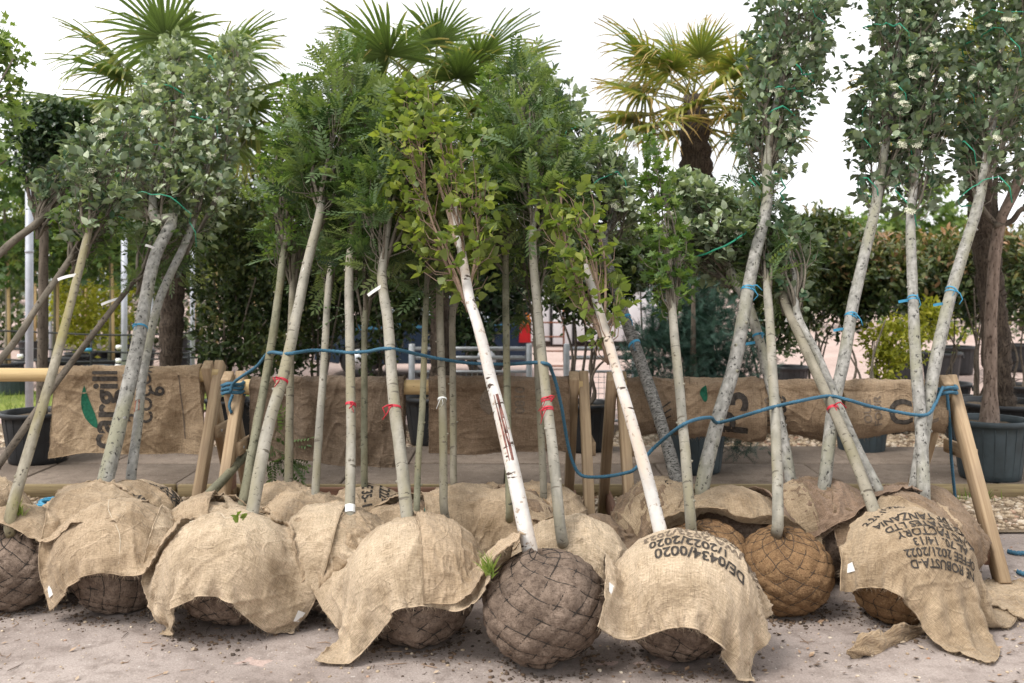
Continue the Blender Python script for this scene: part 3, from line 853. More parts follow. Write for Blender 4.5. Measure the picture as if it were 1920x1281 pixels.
# ------------------------------------------------------------------ root balls
BALLS = {}
def root_ball(root, c, r, axis, kind, hi=True, seed=0):
    na, nl = (150, 92) if hi else (40, 24)
    z = nrm(axis); ref = np.array([1.0, 0, 0]); x = nrm(ref - z * np.dot(ref, z)); y = np.cross(z, x)
    a = np.linspace(0, 2 * math.pi, na, endpoint=False)[None]; b = np.linspace(.03, math.pi - .03, nl)[:, None]
    NT = 11
    def shape(a, b, quilt=True):
        lump = 1 + .17 * vn(np.cos(a) * 1.4 + seed, np.sin(a) * 1.4 + b * 1.1, seed) + .05 * vn(np.cos(a) * 4 + seed, np.sin(a) * 4 + b * 3, seed + 3)
        rr = r * lump + .010 * vn(a * 4.5 + np.cos(b) * 2, b * 6 + seed, seed + 11) * .6
        if quilt:
            h = b * 1.15 + .20 * vn(a * 0 + np.cos(a) * 2.2, b * 2.5 + np.sin(a) * 2.2, seed + 9)
            ka = NT * (a / (2 * math.pi) + h / math.pi * .62); kb = NT * (a / (2 * math.pi) - h / math.pi * .62)
            s = np.sqrt(np.abs(np.sin(math.pi * ka) * np.sin(math.pi * kb)) + 1e-4)
            rr = rr * (1 + .046 * (s - .6) * np.clip(np.sin(b) * 1.5, 0, 1)) + .0025 * vn(a * 60, b * 60, seed)
        px = rr * np.sin(b) * np.cos(a); py = rr * np.sin(b) * np.sin(a); pz = rr * np.cos(b) * .90
        q = px[..., None] * x + py[..., None] * y + pz[..., None] * z + np.asarray(c)
        q[..., 2] = np.where(q[..., 2] < .014, .014 - (.014 - q[..., 2]) * .05, q[..., 2])
        return q
    V = shape(a, b)
    i = np.arange(nl - 1)[:, None] * na; j = np.arange(na)[None]; j2 = (j + 1) % na
    F = np.stack([i + j, i + na + j, i + na + j2, i + j2], -1).reshape(-1, 4)
    tc = (V - np.asarray(c)).reshape(-1, 3)
    mb = MB(); mb.add(V.reshape(-1, 3), [F, np.arange(na)[None], (np.arange(na)[::-1] + (nl - 1) * na)[None]], tc=tc)
    coir = kind == 'coir'
    rb = mb.build('root_ball', M_COIR if coir else M_BALL, root)
    if hi:
        mb = MB(); hh = np.linspace(.12, math.pi - .25, 34)
        for s in (-1, 1):
            for k in range(NT):
                aa = np.linspace(0, 0, 34)
                for it in range(8):
                    h = hh * 1.15 + .20 * vn(np.cos(aa) * 2.2, hh * 2.5 + np.sin(aa) * 2.2, seed + 9)
                    aa = 2 * math.pi * (k / NT - s * h / math.pi * .62)
                p = shape(aa, hh, True)
                p = p + nrm(p - np.asarray(c)) * .0015
                p = p[p[:, 2] > .0125]
                if len(p) > 3: tube(mb, p, .0026, 5, cap=False)
        mb.build('net', M_NETC if coir else M_NETD, root)
        # fuzz of fibres
        N = 1500 if coir else 420
        ia = np.random.default_rng(seed).uniform(0, 6.28, N); ib = np.random.default_rng(seed + 1).uniform(.15, 2.5, N)
        p = shape(ia, ib); d = nrm(p - np.asarray(c)) * .5 + nrm(np.random.default_rng(seed + 2).normal(0, 1, (N, 3)))
        mb = MB(); scatter(mb, np.array([(-.02, 0, 0), (.02, 0, 0), (.0, 1, .25)]), [np.array([(0, 1, 2)])], p, d, np.random.default_rng(seed + 3).normal(0, 1, (N, 3)), np.random.default_rng(seed).uniform(.008, .03, N), rng.random(N) * .6 + .3)
        tag(mb.build('root_fibres', M_COIR if coir else M_LIT, root), kind='stuff')
    return rb

def ribbon(root, p, d, r, m, seed=0, tails=2, wdt=.008):
    rg = np.random.default_rng(seed); d = nrm(d)
    x = nrm(np.cross(d, (0, 1, 0.1))); y = np.cross(d, x)
    a = np.linspace(0, 2 * math.pi, 20, endpoint=False); mb = MB()
    for w_ in range(2):
        tilt = rg.uniform(-.35, .35); V = []
        for s in (-1, 1):
            V.append(p + ((r * 1.07 + .001 + w_ * .001) * np.cos(a))[:, None] * x + ((r * 1.07 + .001 + w_ * .001) * np.sin(a))[:, None] * y + (np.sin(a + seed) * tilt * r + s * wdt * .55 + (w_ - .5) * .007)[:, None] * d)
        j = np.arange(20); F = np.stack([j, (j + 1) % 20, (j + 1) % 20 + 20, j + 20], 1)
        mb.add(np.vstack(V), F)
    f = p - y * r * 1.1 if y[1] > 0 else p + y * r * 1.1
    for k in range(tails):
        e = f + np.array([rg.uniform(-.05, .05), -.02, rg.uniform(-.06, .03)]); g = e + np.array([rg.uniform(-.03, .03), -.01, -.03])
        tube(mb, [f, (f + e) / 2 + np.array([0, -.012, .006]), e, g], [.003, .0042, .0042, .003], 4, flat=.25)
    mb.build('ribbon_tie', m, root)

def paper_tag(root, p, dirs, ln=.13, wd=.016, m=None):
    d = nrm(dirs); s = nrm(np.cross(d, (0, 1, 0)))
    u = np.linspace(0, 1, 9); c = p + u[:, None] * ln * d + (np.sin(u * 2.6) * .02)[:, None] * np.array([.3, -1, .25])
    mb = MB(); V = np.vstack([c - s * wd * .5, c + s * wd * .5]); j = np.arange(8)
    mb.add(V, np.stack([j, j + 1, j + 10, j + 9], 1)); mb.build('tag', m or M_WHITE, root)

# ------------------------------------------------------------------ the leaning trees
TR = {}
def tree(id, name, label, cat, trunk, wpx, ball, crownpts=None, spec=None, bk='rowan', k=.7, D0=None, n=150, nobj=120, kind='burlap', hi=True,
         limbs=8, flowers=0, twine=0, ribbons=(), tags=(), tone0=.42, branch='branch', upper=None, group='root balled trees leaning on the racks'):
    seed = len(TR) + 1
    y0 = trunk[0][1]
    if D0 is None: D0 = 2110.0 / (y0 - HY)
    T = line3d(trunk, D0, k)
    bx, bD, br = ball
    bc = np.array([(bx - CX) * bD / FPX, bD, br * .88])
    root = thing(name, label, cat, (bc[0], bc[1], 0), group)
    s0 = FPX / D0
    ax = None
    if crownpts:
        ax = line3d([c[:2] for c in crownpts], D0, k, trunk[0][:2]); Rm = np.array([c[2] * q[1] / FPX for c, q in zip(crownpts, ax)])
    tdir = nrm(T[1] - T[0]); c1 = T[0] - tdir * .09; c1[1] = max(c1[1], T[0][1]); core = c1 * .85 + bc * .15
    pts = np.vstack([core[None], T]); r0, r1 = wpx[0] / 2 * D0 / FPX, wpx[1] / 2 * T[-1][1] / FPX
    if crownpts:
        m = max(2, int(len(ax) * .75)); pts = np.vstack([pts, ax[1:m]])
    ks = 46
    sp = smooth_path(pts, ks)
    dl = np.concatenate([[0], np.cumsum(np.linalg.norm(np.diff(sp, axis=0), axis=1))])
    ltop = np.interp(0, [0, 1], [0, 1])
    Lt = np.argmin(np.linalg.norm(sp - T[-1], axis=1)); lt = dl[Lt]
    rad = np.where(dl <= lt, r0 * 1.02 + (r1 - r0) * dl / lt, r1 * np.clip(1 - .80 * (dl - lt) / max(.01, dl[-1] - lt), .15, 1))
    rad = rad * .79
    if upper:
        cut = np.argmin(np.linalg.norm(sp - T[upper[1]], axis=1))
        mb = MB(); tube(mb, sp[:cut + 1], rad[:cut + 1], 14, wob=.05, seed=seed); mb.build('trunk', BARK[bk], root)
        mb = MB(); tube(mb, sp[cut - 1:], rad[cut - 1:] * .97, 12, wob=.05, seed=seed); mb.build('upper_trunk', BARK[upper[0]], root)
    else:
        mb = MB(); tube(mb, sp, rad, 14, wob=.06, seed=seed)
        rg = np.random.default_rng(seed)
        for q in range(7):
            i = int(rg.integers(4, max(6, Lt))); a = rg.uniform(0, 6.28); tt, f1, f2 = frames(sp)
            o = sp[i] + rad[i] * .9 * (math.cos(a) * f1[i] + math.sin(a) * f2[i]); dr = nrm(math.cos(a) * f1[i] + math.sin(a) * f2[i] + tt[i] * .4)
            tube(mb, [o - dr * .01, o + dr * .006, o + dr * .012], [rad[i] * .34, rad[i] * .26, rad[i] * .10], 7, tone=.5)
        mb.build('trunk', BARK[bk], root)
    root_ball(root, bc, br, T[0] - bc + np.array([0, 0, .12]), kind, hi, seed)
    BALLS[id] = (bc, br)
    tt, _, _ = frames(sp)
    TR[id] = dict(root=root, sp=sp, rad=rad, t=tt)
    if crownpts:
        crown(root, ax, Rm, spec, n, nobj, BARK[branch], limbs, flowers, twine, seed, tone0)
    for (py, m) in ribbons:
        p, r, d = on_tree(id, py); ribbon(root, p, d, r, m, seed + int(py))
    for (py, dx, dz, ln) in tags:
        p, r, d = on_tree(id, py); paper_tag(root, p + np.array([0, -r, 0]), (dx, -.15, dz), ln)
    return root
def on_tree(id, py):
    q = TR[id]; sp = q['sp']
    yy = HY + (CAMH - sp[:, 2]) * FPX / sp[:, 1]
    i = int(np.argmin(np.abs(yy - py)))
    return sp[i], q['rad'][i], q['t'][i]

WB, RO, BI = 'whitebeam_tree', 'rowan_tree', 'birch_tree'
# far left group
tree('T30', 'leaning_tree', 'dark thin trunk leaning furthest right across the left log rail', 'tree', [(-60, 935), (0, 868), (110, 712), (235, 548)], (20, 12), (-40, 5.5, .24), [(235, 548, 20), (275, 500, 45), (315, 430, 70), (345, 380, 40)], 'rowan', 'dark', 1.4, n=34, nobj=30, hi=False, tags=[(562, -.9, -.35, .12)], tone0=.3)
tree('T31', 'leaning_tree', 'steeply slanting grey brown trunk low at the left edge with bare twigs', 'tree', [(-260, 960), (0, 675), (70, 575), (125, 495)], (23, 14), (-275, 5.2, .24), [(125, 495, 25), (150, 450, 55), (185, 400, 60), (210, 360, 30)], 'hornbeam', 'branch', .75, n=50, nobj=60, hi=False, tone0=.4)
tree('T32', 'leaning_tree', 'highest slanting trunk cut off by the left edge', 'tree', [(-420, 940), (-150, 640), (0, 475), (70, 418)], (27, 17), (-430, 5.4, .25), [(70, 418, 20), (105, 375, 40), (150, 330, 55), (185, 300, 30)], 'whitebeam', 'branch', .75, n=45, nobj=60, hi=False, tone0=.35)
tree('T1', 'whitebeam_tree', 'tree with yellow lichened trunk rising from the netted brown ball at the left edge', 'tree', [(20, 965), (60, 825), (98, 700), (140, 540), (162, 450)], (27, 17), (26, 4.86, .235), [(162, 450, 35), (178, 400, 62), (195, 340, 70), (215, 285, 60), (235, 225, 25)], 'whitebeam', 'lichen', .7, n=100, nobj=140, flowers=5, tags=[(515, -.95, -.3, .10)], tone0=.6)
tree('T2', WB, 'thick whitish whitebeam trunk crossing the sack with the green leaf print', 'tree', [(195, 915), (225, 790), (255, 660), (288, 490), (325, 410)], (38, 26), (165, 5.12, .26), [(318, 430, 36), (290, 410, 76), (290, 330, 82), (312, 230, 72), (322, 140, 46), (326, 75, 12)], 'whitebeam', 'whitebeam', .95, n=300, nobj=300, flowers=22, twine=5, ribbons=[(613, M_BLUE)], tags=[(475, -.8, .3, .07)], tone0=.95)
tree('T3', WB, 'slimmer whitish whitebeam standing close behind the thick one at the left sack', 'tree', [(245, 900), (258, 800), (270, 690), (300, 560), (350, 450)], (24, 18), (256, 5.45, .24), [(350, 450, 35), (375, 370, 62), (395, 270, 62), (412, 190, 58), (432, 120, 42), (442, 75, 12)], 'whitebeam', 'whitebeam', .95, n=190, nobj=240, flowers=14, twine=3, tone0=.92)
# middle group
tree('T4', RO, 'lichened rowan just left of the red ribboned one by the rope knot', 'tree', [(458, 930), (485, 780), (510, 640), (530, 490)], (23, 17), (402, 5.05, .235), [(530, 490, 25), (536, 420, 45), (543, 330, 56), (546, 230, 40), (552, 140, 10)], 'hornbeam', 'green', .72, n=180, nobj=130, hi=False, tone0=.6)
tree('T5', RO, 'pale rowan with a red ribbon whose ball is under the sack with loose thread', 'tree', [(470, 975), (503, 800), (535, 690), (575, 500), (600, 400)], (31, 21), (430, 4.6, .262), [(600, 400, 40), (605, 350, 68), (622, 260, 72), (640, 170, 50), (655, 95, 12)], 'rowan', 'silver', .72, n=150, nobj=200, ribbons=[(718, M_RED)], tags=[(495, -.3, -.9, .09)], tone0=.6)
tree('T6', RO, 'slim pinkish rowan whose dome shaped sack is tied at the trunk behind', 'tree', [(541, 905), (543, 780), (545, 655), (548, 560)], (20, 16), (532, 5.45, .24), [(548, 560, 25), (552, 470, 50), (566, 370, 60), (586, 270, 40), (600, 210, 12)], 'rowan', 'rowan', .6, n=75, nobj=120, hi=False)
tree('T7', RO, 'spotted thin rowan rising behind the sack printed with 995', 'tree', [(590, 940), (600, 780), (607, 690), (616, 540)], (19, 16), (572, 5.05, .235), [(616, 540, 25), (628, 450, 50), (648, 340, 62), (664, 240, 45), (678, 170, 12)], 'rowan', 'silver', .74, n=75, nobj=120, hi=False)
tree('T8', RO, 'straight upright rowan with red ribbon and white painted foot', 'tree', [(656, 962), (658, 800), (657, 700), (655, 500)], (24, 20), (628, 4.82, .24), [(655, 500, 30), (668, 410, 60), (684, 300, 66), (697, 215, 38), (704, 165, 12)], 'rowan', 'silver', .74, n=120, nobj=160, ribbons=[(757, M_RED)], tone0=.36)
tree('T9', RO, 'thin olive rowan behind the sack printed 222-1', 'tree', [(683, 888), (683, 740), (684, 600)], (16, 14), (690, 5.5, .22), [(684, 600, 20), (694, 500, 48), (708, 390, 52), (716, 300, 20)], 'rowan', 'green', .35, D0=5.5, n=50, nobj=80, hi=False)
tree('T10', RO, 'stout rowan with red ribbon and white tag above the sack with the folded flap', 'tree', [(766, 995), (752, 860), (738, 745), (727, 600), (716, 520)], (31, 23), (778, 4.4, .27), [(716, 520, 35), (726, 440, 62), (745, 340, 66), (762, 260, 50), (774, 190, 15)], 'rowan', 'silver', .72, n=130, nobj=160, ribbons=[(765, M_RED)], tags=[(535, -.7, -.5, .09)], tone0=.48)
tree('T11', RO, 'thin crooked rowan between the stout one and the white ringed one', 'tree', [(781, 955), (785, 850), (792, 760), (799, 560)], (16, 14), (770, 5.2, .22), [(799, 560, 20), (806, 460, 45), (815, 350, 52), (820, 280, 18)], 'rowan', 'green', .74, n=55, nobj=80, hi=False)
tree('T12', RO, 'straight grey rowan with a thin white ring at rail height', 'tree', [(832, 948), (831, 830), (828, 700), (825, 530)], (20, 17), (868, 5.28, .235), [(825, 530, 25), (842, 430, 52), (856, 330, 58), (868, 240, 15)], 'rowan', 'rowan', .74, n=60, nobj=90, hi=False, ribbons=[(745, M_WHITE)])
tree('T13', RO, 'grey rowan just right of the white ringed one behind the birch', 'tree', [(851, 905), (850, 800), (849, 690), (850, 570)], (17, 15), (915, 5.62, .2), [(850, 570, 22), (872, 460, 52), (888, 350, 56), (896, 270, 18)], 'rowan', 'rowan', .6, n=60, nobj=90, hi=False)
tree('T14', BI, 'white birch with wide peeling scar rising from the bare netted ball in front', 'tree', [(990, 1018), (955, 850), (922, 715), (896, 610), (880, 560), (862, 450), (845, 370)], (38, 18), (1026, 4.15, .255), [(880, 560, 30), (862, 470, 78), (838, 390, 92), (808, 300, 84), (783, 225, 60), (765, 165, 16)], 'birch', 'birch', .72, D0=4.22, n=265, nobj=300, limbs=7, tone0=.55, branch='birchtwig', upper=('birchtop', 6))
tree('T15', RO, 'lichened rowan visible just right of the scarred birch', 'tree', [(955, 945), (953, 850), (951, 740), (948, 520)], (18, 16), (952, 5.22, .24), [(948, 520, 25), (950, 420, 56), (944, 300, 64), (936, 210, 45), (915, 135, 12)], 'hornbeam', 'green', .74, n=200, nobj=140, hi=False, tone0=.62)
tree('T16', RO, 'thin grey rowan half hidden behind the red ribboned one at the bent rope', 'tree', [(1019, 918), (1014, 800), (1008, 700), (1004, 600)], (17, 15), (1012, 5.45, .22), [(1004, 600, 25), (998, 480, 55), (984, 350, 66), (968, 250, 50), (955, 190, 12)], 'rowan', 'rowan', .74, n=85, nobj=120, hi=False)
tree('T17', RO, 'rowan with curved bare branches and a red band next to the bend of the rope', 'tree', [(1050, 985), (1038, 860), (1024, 740), (1008, 580), (998, 440)], (28, 19), (1075, 4.75, .235), [(998, 440, 45), (1010, 370, 76), (1000, 280, 64), (984, 190, 38), (968, 115, 10)], 'rowan', 'silver', .72, n=170, nobj=180, limbs=10, ribbons=[(750, M_RED), (778, M_RED)], tone0=.55)
# right group
tree('T18', BI, 'white birch leaning left between the middle and right racks', 'tree', [(1240, 1005), (1212, 890), (1172, 750), (1142, 645), (1115, 555), (1095, 495)], (35, 17), (1282, 4.2, .262), [(1142, 645, 30), (1118, 560, 62), (1095, 470, 66), (1068, 390, 50), (1048, 330, 14)], 'birch', 'birch', .72, D0=4.3, n=95, nobj=240, limbs=6, tone0=.42, branch='birchtwig', upper=('birchtop', 5))
tree('T19', WB, 'dark barked whitebeam with two blue bands bending left behind the second birch', 'tree', [(1270, 908), (1238, 790), (1205, 690), (1165, 575), (1130, 450)], (32, 24), (1250, 5.45, .24), [(1130, 450, 45), (1150, 410, 92), (1108, 330, 82), (1060, 250, 62), (1015, 175, 38), (992, 110, 12)], 'whitebeam', 'whitebeam_dark', .72, n=310, nobj=260, flowers=12, twine=3, ribbons=[(602, M_BLUE), (640, M_BLUE)], tone0=.88, limbs=10)
tree('T20', RO, 'pale forked rowan above the coir ball tucked behind the printed front sack', 'tree', [(1294, 965), (1285, 850), (1275, 740), (1262, 600)], (26, 20), (1320, 4.85, .225), [(1262, 600, 26), (1256, 510, 44), (1242, 410, 44), (1230, 320, 30), (1222, 250, 10)], 'maple', 'silver', .72, n=110, nobj=140, kind='coir', tone0=.5)
tree('T21', WB, 'tall whitebeam with a blue ribbon leaning right over the first rolled sacks', 'tree', [(1318, 905), (1345, 790), (1378, 680), (1405, 530), (1438, 380)], (36, 26), (1372, 5.22, .25), [(1438, 380, 28), (1438, 320, 52), (1448, 230, 64), (1470, 130, 72), (1488, 50, 72), (1498, -30, 66), (1504, -90, 28)], 'whitebeam', 'whitebeam', .6, D0=5.3, n=330, nobj=300, flowers=30, twine=7, ribbons=[(538, M_BLUE)], tone0=.54, hi=False)
tree('T22', WB, 'speckled whitebeam leaning left behind the tall blue ribboned one', 'tree', [(1489, 935), (1462, 790), (1438, 695), (1408, 585), (1370, 510)], (27, 22), (1532, 5.38, .25), [(1370, 510, 40), (1350, 465, 76), (1322, 410, 70), (1290, 365, 40), (1270, 335, 12)], 'whitebeam', 'whitebeam', .6, D0=5.45, n=260, nobj=240, flowers=16, twine=2, ribbons=[(625, M_BLUE)], tone0=.86, hi=False)
tree('T23', RO, 'upright pale rowan rising from the orange coir netted ball', 'tree', [(1459, 968), (1456, 850), (1450, 720), (1440, 560)], (27, 20), (1471, 4.76, .222), [(1440, 560, 22), (1432, 490, 34), (1412, 410, 34), (1392, 340, 20), (1385, 310, 8)], 'rowan', 'silver', 1.15, n=34, nobj=80, kind='coir')
tree('T24', RO, 'pale rowan with red bow and white tag leaning left from the coffee sack ball', 'tree', [(1640, 962), (1598, 850), (1556, 755), (1508, 650), (1470, 560)], (29, 20), (1700, 4.65, .255), [(1470, 560, 24), (1464, 500, 38), (1450, 440, 36), (1436, 390, 12)], 'rowan', 'rowan', 1.2, n=28, nobj=70, kind='coir', limbs=12, ribbons=[(770, M_RED)], tags=[(575, -.25, -.9, .09)])
tree('T25', WB, 'white speckled whitebeam running parallel just behind the red bowed rowan', 'tree', [(1652, 928), (1612, 850), (1572, 760), (1530, 660), (1495, 590)], (24, 18), (1690, 5.15, .24), [(1495, 590, 25), (1490, 520, 45), (1475, 450, 50), (1460, 400, 15)], 'whitebeam', 'whitebeam', .72, n=26, nobj=60, kind='coir')
tree('T26', WB, 'tall whitebeam leaning right from the pinkish sack with one blue band', 'tree', [(1546, 908), (1562, 770), (1585, 660), (1602, 560), (1640, 395)], (31, 24), (1545, 5.35, .235), [(1640, 395, 26), (1652, 320, 54), (1668, 230, 66), (1682, 130, 72), (1690, 40, 74), (1696, -50, 66), (1700, -100, 28)], 'whitebeam', 'whitebeam', .68, D0=5.28, n=340, nobj=300, flowers=30, twine=7, ribbons=[(602, M_BLUE)], tone0=.48, hi=False)
tree('T27', WB, 'straight whitebeam with blue band and label just left of the rightmost trunk', 'tree', [(1732, 928), (1727, 800), (1718, 690), (1712, 560), (1707, 410)], (30, 22), (1752, 5.3, .19), [(1707, 410, 24), (1714, 345, 44), (1722, 260, 52), (1732, 160, 52), (1742, 60, 50), (1746, -40, 46), (1748, -90, 25)], 'whitebeam', 'whitebeam', .72, n=200, nobj=260, flowers=20, twine=5, ribbons=[(555, M_BLUE)], tone0=.45, hi=False)
tree('T28', WB, 'rightmost leaning whitebeam crossing the last trunk at rail height', 'tree', [(1718, 905), (1738, 770), (1758, 660), (1786, 540), (1832, 390)], (32, 25), (1716, 5.42, .23), [(1832, 390, 30), (1846, 320, 56), (1862, 230, 74), (1876, 130, 80), (1886, 40, 80), (1892, -50, 70), (1895, -100, 30)], 'whitebeam', 'whitebeam', .68, D0=5.28, n=340, nobj=300, flowers=28, twine=7, ribbons=[(542, M_BLUE)], tone0=.44, hi=False)
# the felled one: trunk lying across the foot of the frames
tree('T29', 'leaning_tree', 'low olive green pole lying slantwise across the foot of the A-frames', 'tree', [(318, 1000), (360, 960), (420, 898), (470, 845)], (25, 20), (222, 4.82, .258), [(470, 845, 15), (515, 838, 30), (550, 840, 34), (575, 836, 12)], 'rowan', 'green', 4.5, D0=4.95, n=14, nobj=30, limbs=4, tone0=.4)
# blue labels on the right trunks
for id, py, dx in (('T27', 568, -1), ('T26', 615, -1), ('T22', 646, -1), ('T28', 580, -1)):
    p, r, d = on_tree(id, py); paper_tag(TR[id]['root'], p + np.array([-r, -.01, 0]), (dx, -.2, -.15), .075, .016, M_BLUE)
# white painted foot of the upright rowan
p, r, d = on_tree('T8', 950); mb = MB(); tube(mb, [p - d * .05, p - d * .012], [r * 1.05, r * 1.03], 16, cap=False); mb.build('painted_foot', M_WHITE, TR['T8']['root'])
# scars on the scarred birch and on the slim whitebeam
def scar(id, y0, y1, m, off=0.0, w_=.5):
    mb = MB(); n_ = 14
    for s in range(2):
        V = []
        for i, yy in enumerate(np.linspace(y0 + s * 14, y1 - s * 9, n_)):
            p, r, d = on_tree(id, yy); x = nrm(np.cross(d, (0, 1, 0))); a = off + s * .5
            hw = w_ * r * (.35 + .65 * math.sin(math.pi * i / (n_ - 1))) * (.6 + .8 * random.random()) * (.5 if s else 1)
            for q in (-1, 1):
                an = a + q * hw / r
                V.append(p + r * 1.035 * (x * math.sin(an) + np.cross(x, d) * math.cos(an) * (1 if np.cross(x, d)[1] < 0 else -1)))
        i = np.arange(n_ - 1) * 2
        mb.add(np.array(V), np.stack([i, i + 1, i + 3, i + 2], 1))
    mb.build('bark_scar', m, TR[id]['root'])
M_SCAR = simple('scar_brown', (0.17, 0.075, 0.06), 0.8, vary=.5, vscale=60)
scar('T14', 735, 870, M_SCAR, -.35, .30)
scar('T3', 745, 785, simple('scar_red', (0.32, 0.13, 0.08), 0.8, vary=.3, vscale=60), .1, .5)
# ------------------------------------------------------------------ burlap sacks: small cloth solver, all sacks at once
NU, NV = 36, 30
SK = []
def sack(id, ball, wd, ht, off, yaw, tint, label, prints=(), extra=None, drop=.03, seed=0, lift=0.0, folds=0.0):
    SK.append(dict(id=id, ball=ball, w=wd, h=ht, off=off, yaw=yaw, tint=tint, label=label, prints=prints, extra=extra, drop=drop, seed=seed, lift=lift, folds=folds))
TAN = (.48, .382, .283); LIGHT = (.56, .463, .357); BROWN = (.27, .20, .145); PINK = (.295, .215, .165); DULL = (.44, .35, .255); ORNG = (.47, .345, .23)
# id, ball, width, height, offset of sheet centre from ball centre (x, y), yaw, tint, label
sack('S29', 'T29', .84, .74, (.03, -.02), .10, TAN, 'tan sack over the front left ball with a white tag at its lowest corner')
sack('S5', 'T5', 1.0, .80, (.02, -.015), -.03, LIGHT, 'plain pale sack with loose white thread over the ball of a red ribboned rowan')
sack('S8', 'T8', .88, .80, (.0, -.03), -.20, TAN, 'plain tan sack over the ball of the white footed rowan')
sack('S10', 'T10', .98, .84, (-.07, -.005), .06, LIGHT, 'seamed pale sack with a dark arch left of the bare netted ball')
sack('S10b', 'T10', .50, .76, (.22, -.01), .25, TAN, 'second tan sack hanging as a folded flap on the right of the seamed sack', lift=.03)
sack('S18', 'T18', .86, .80, (.02, -.035), -.12, LIGHT, 'pale sack printed with upside down lettering over the birch ball at front', prints=[
    ('PRODUCE', .040, (.06, .505), 180, 'faded'), ('NET WEIGHT 60', .034, (.10, .455), 180, 'faded'), ('UWA 2022/2023', .042, (.0, .405), 180, 'faded'), ('1/2022/2020', .042, (-.03, .35), 180, 'ink'), ('DE/0434/0020', .044, (.02, .295), 180, 'ink'),
    ('OBR', .04, (.25, .44), 180, 'faded'), ('OBR', .04, (.25, .385), 180, 'faded')])
sack('S24', 'T24', .86, .86, (.12, -.09), -.66, DULL, 'pale sack printed with tilted black lettering trailing a corner on the dirt at right', prints=[
    ('DUCE OF TANZANIA', .034, (-0.102, 0.415), 222, 'ink'), ('CWE ESTATES LTD', .034, (-0.073, 0.383), 222, 'ink'), ('K.NC FACTORY', .034, (-0.044, 0.351), 222, 'ink'), ('AL 70. 14/13', .034, (-0.016, 0.319), 222, 'ink'), ('OFFEE 2021/2022', .034, (0.013, 0.287), 222, 'ink'), ('NE ROBUSTA-D', .034, (0.042, 0.255), 222, 'ink'),
    ('1222', .036, (-.25, .44), 50, 'ink'), ('2.21.1', .036, (-.29, .34), 62, 'ink')])
sack('S25', 'T25', .92, .85, (.06, .0), -.15, BROWN, 'brown sack wrapped over the ball behind the tilted lettering sack')
sack('S22', 'T22', .88, .78, (.0, .04), .2, PINK, 'pinkish brown sack right of the orange coir ball')
sack('S21', 'T21', .92, .76, (.02, .0), .05, DULL, 'pale grey sack with a torn dark slit behind the two coir balls')
sack('S26', 'T26', .66, .60, (.0, .02), .3, BROWN, 'dark brown sack bunched at the foot of the tall right leaning whitebeam')
sack('S27', 'T27', .66, .62, (-.02, .02), -.4, TAN, 'tan sack lying over the ball beside the foot of the far right rack')
sack('S28', 'T28', .80, .60, (-.05, .0), .1, DULL, 'sack printed with black capitals lying under the rightmost leaning trunks', prints=[('CONGO', .075, (.20, .14), 70, 'ink'), ('COFFEE', .07, (.05, .14), 70, 'ink')])
sack('S19', 'T19', .80, .70, (-.05, .02), .3, DULL, 'sack printed in black behind the foot of the second birch', prints=[('COTTON', .075, (.28, .2), 80, 'ink'), ('1904', .075, (.17, .2), 80, 'ink'), ('NETT', .06, (.06, .3), 75, 'ink')])
sack('SX', None, .98, .80, (1112, 5.28, .21), .5, BROWN, 'crumpled heap of brown sack beside the foot of the rope', folds=.5)
sack('S17', 'T17', .92, .78, (.03, .03), -.05, LIGHT, 'smooth pale sack directly behind the bare netted ball')
sack('S15', 'T15', .92, .80, (.0, .02), .15, TAN, 'tan sack with long folds left of the scarred birch foot')
sack('S12', 'T12', .84, .76, (.0, -.05), -.1, BROWN, 'dirty brown sack printed with a green leaf design', prints=[('*leaf', .26, (.02, .24), 15, 'teal'), ('*leaf', .22, (-.10, .21), -35, 'teal'), ('*leaf', .22, (.08, .20), 70, 'teal'), ('*leaf', .20, (-.04, .31), 100, 'teal'), ('*leaf', .14, (-.24, .34), 30, 'faded')])
sack('S9', 'T9', .80, .72, (.0, .0), .1, TAN, 'tan sack printed 222-1 pulled up in a peak around a thin trunk', prints=[('C.222-1', .055, (.08, .27), -82, 'ink'), ('U.E 35-1', .055, (-.01, .27), -85, 'ink'), ('LAMINATED', .05, (.19, .20), -105, 'ink')])
sack('S7', 'T7', .82, .74, (.0, -.02), .45, LIGHT, 'pale sack printed 995 in black between two front sacks', prints=[('ZE BORBON', .056, (-.05, .26), -65, 'ink'), ('20 00 995', .054, (.03, .28), -65, 'ink'), ('7/2.', .054, (.12, .32), -65, 'ink')])
sack('S6', 'T6', .84, .78, (.0, .0), .0, TAN, 'dome shaped tan sack at the foot of the slim pinkish trunk')
sack('S4', 'T4', .84, .76, (.0, .0), .15, LIGHT, 'pale sack behind the plain threaded one at the foot of the A-frames')
sack('S11', 'T11', .78, .70, (.0, .0), .2, TAN, 'tan sack with a rolled edge behind the seamed sack')
sack('S3', 'T3', .82, .72, (.03, -.02), .2, TAN, 'tan sack printed with coffee lettering below the slim whitish whitebeam', prints=[('BUTALI', .042, (.10, .36), 28, 'ink'), ('UGANDA', .045, (.10, .31), 28, 'ink'), ('AA COFFEE', .048, (.10, .26), 28, 'ink'), ('LV 15', .048, (.07, .205), 28, 'ink'), ('174/1/5922615', .048, (.10, .15), 28, 'ink')])
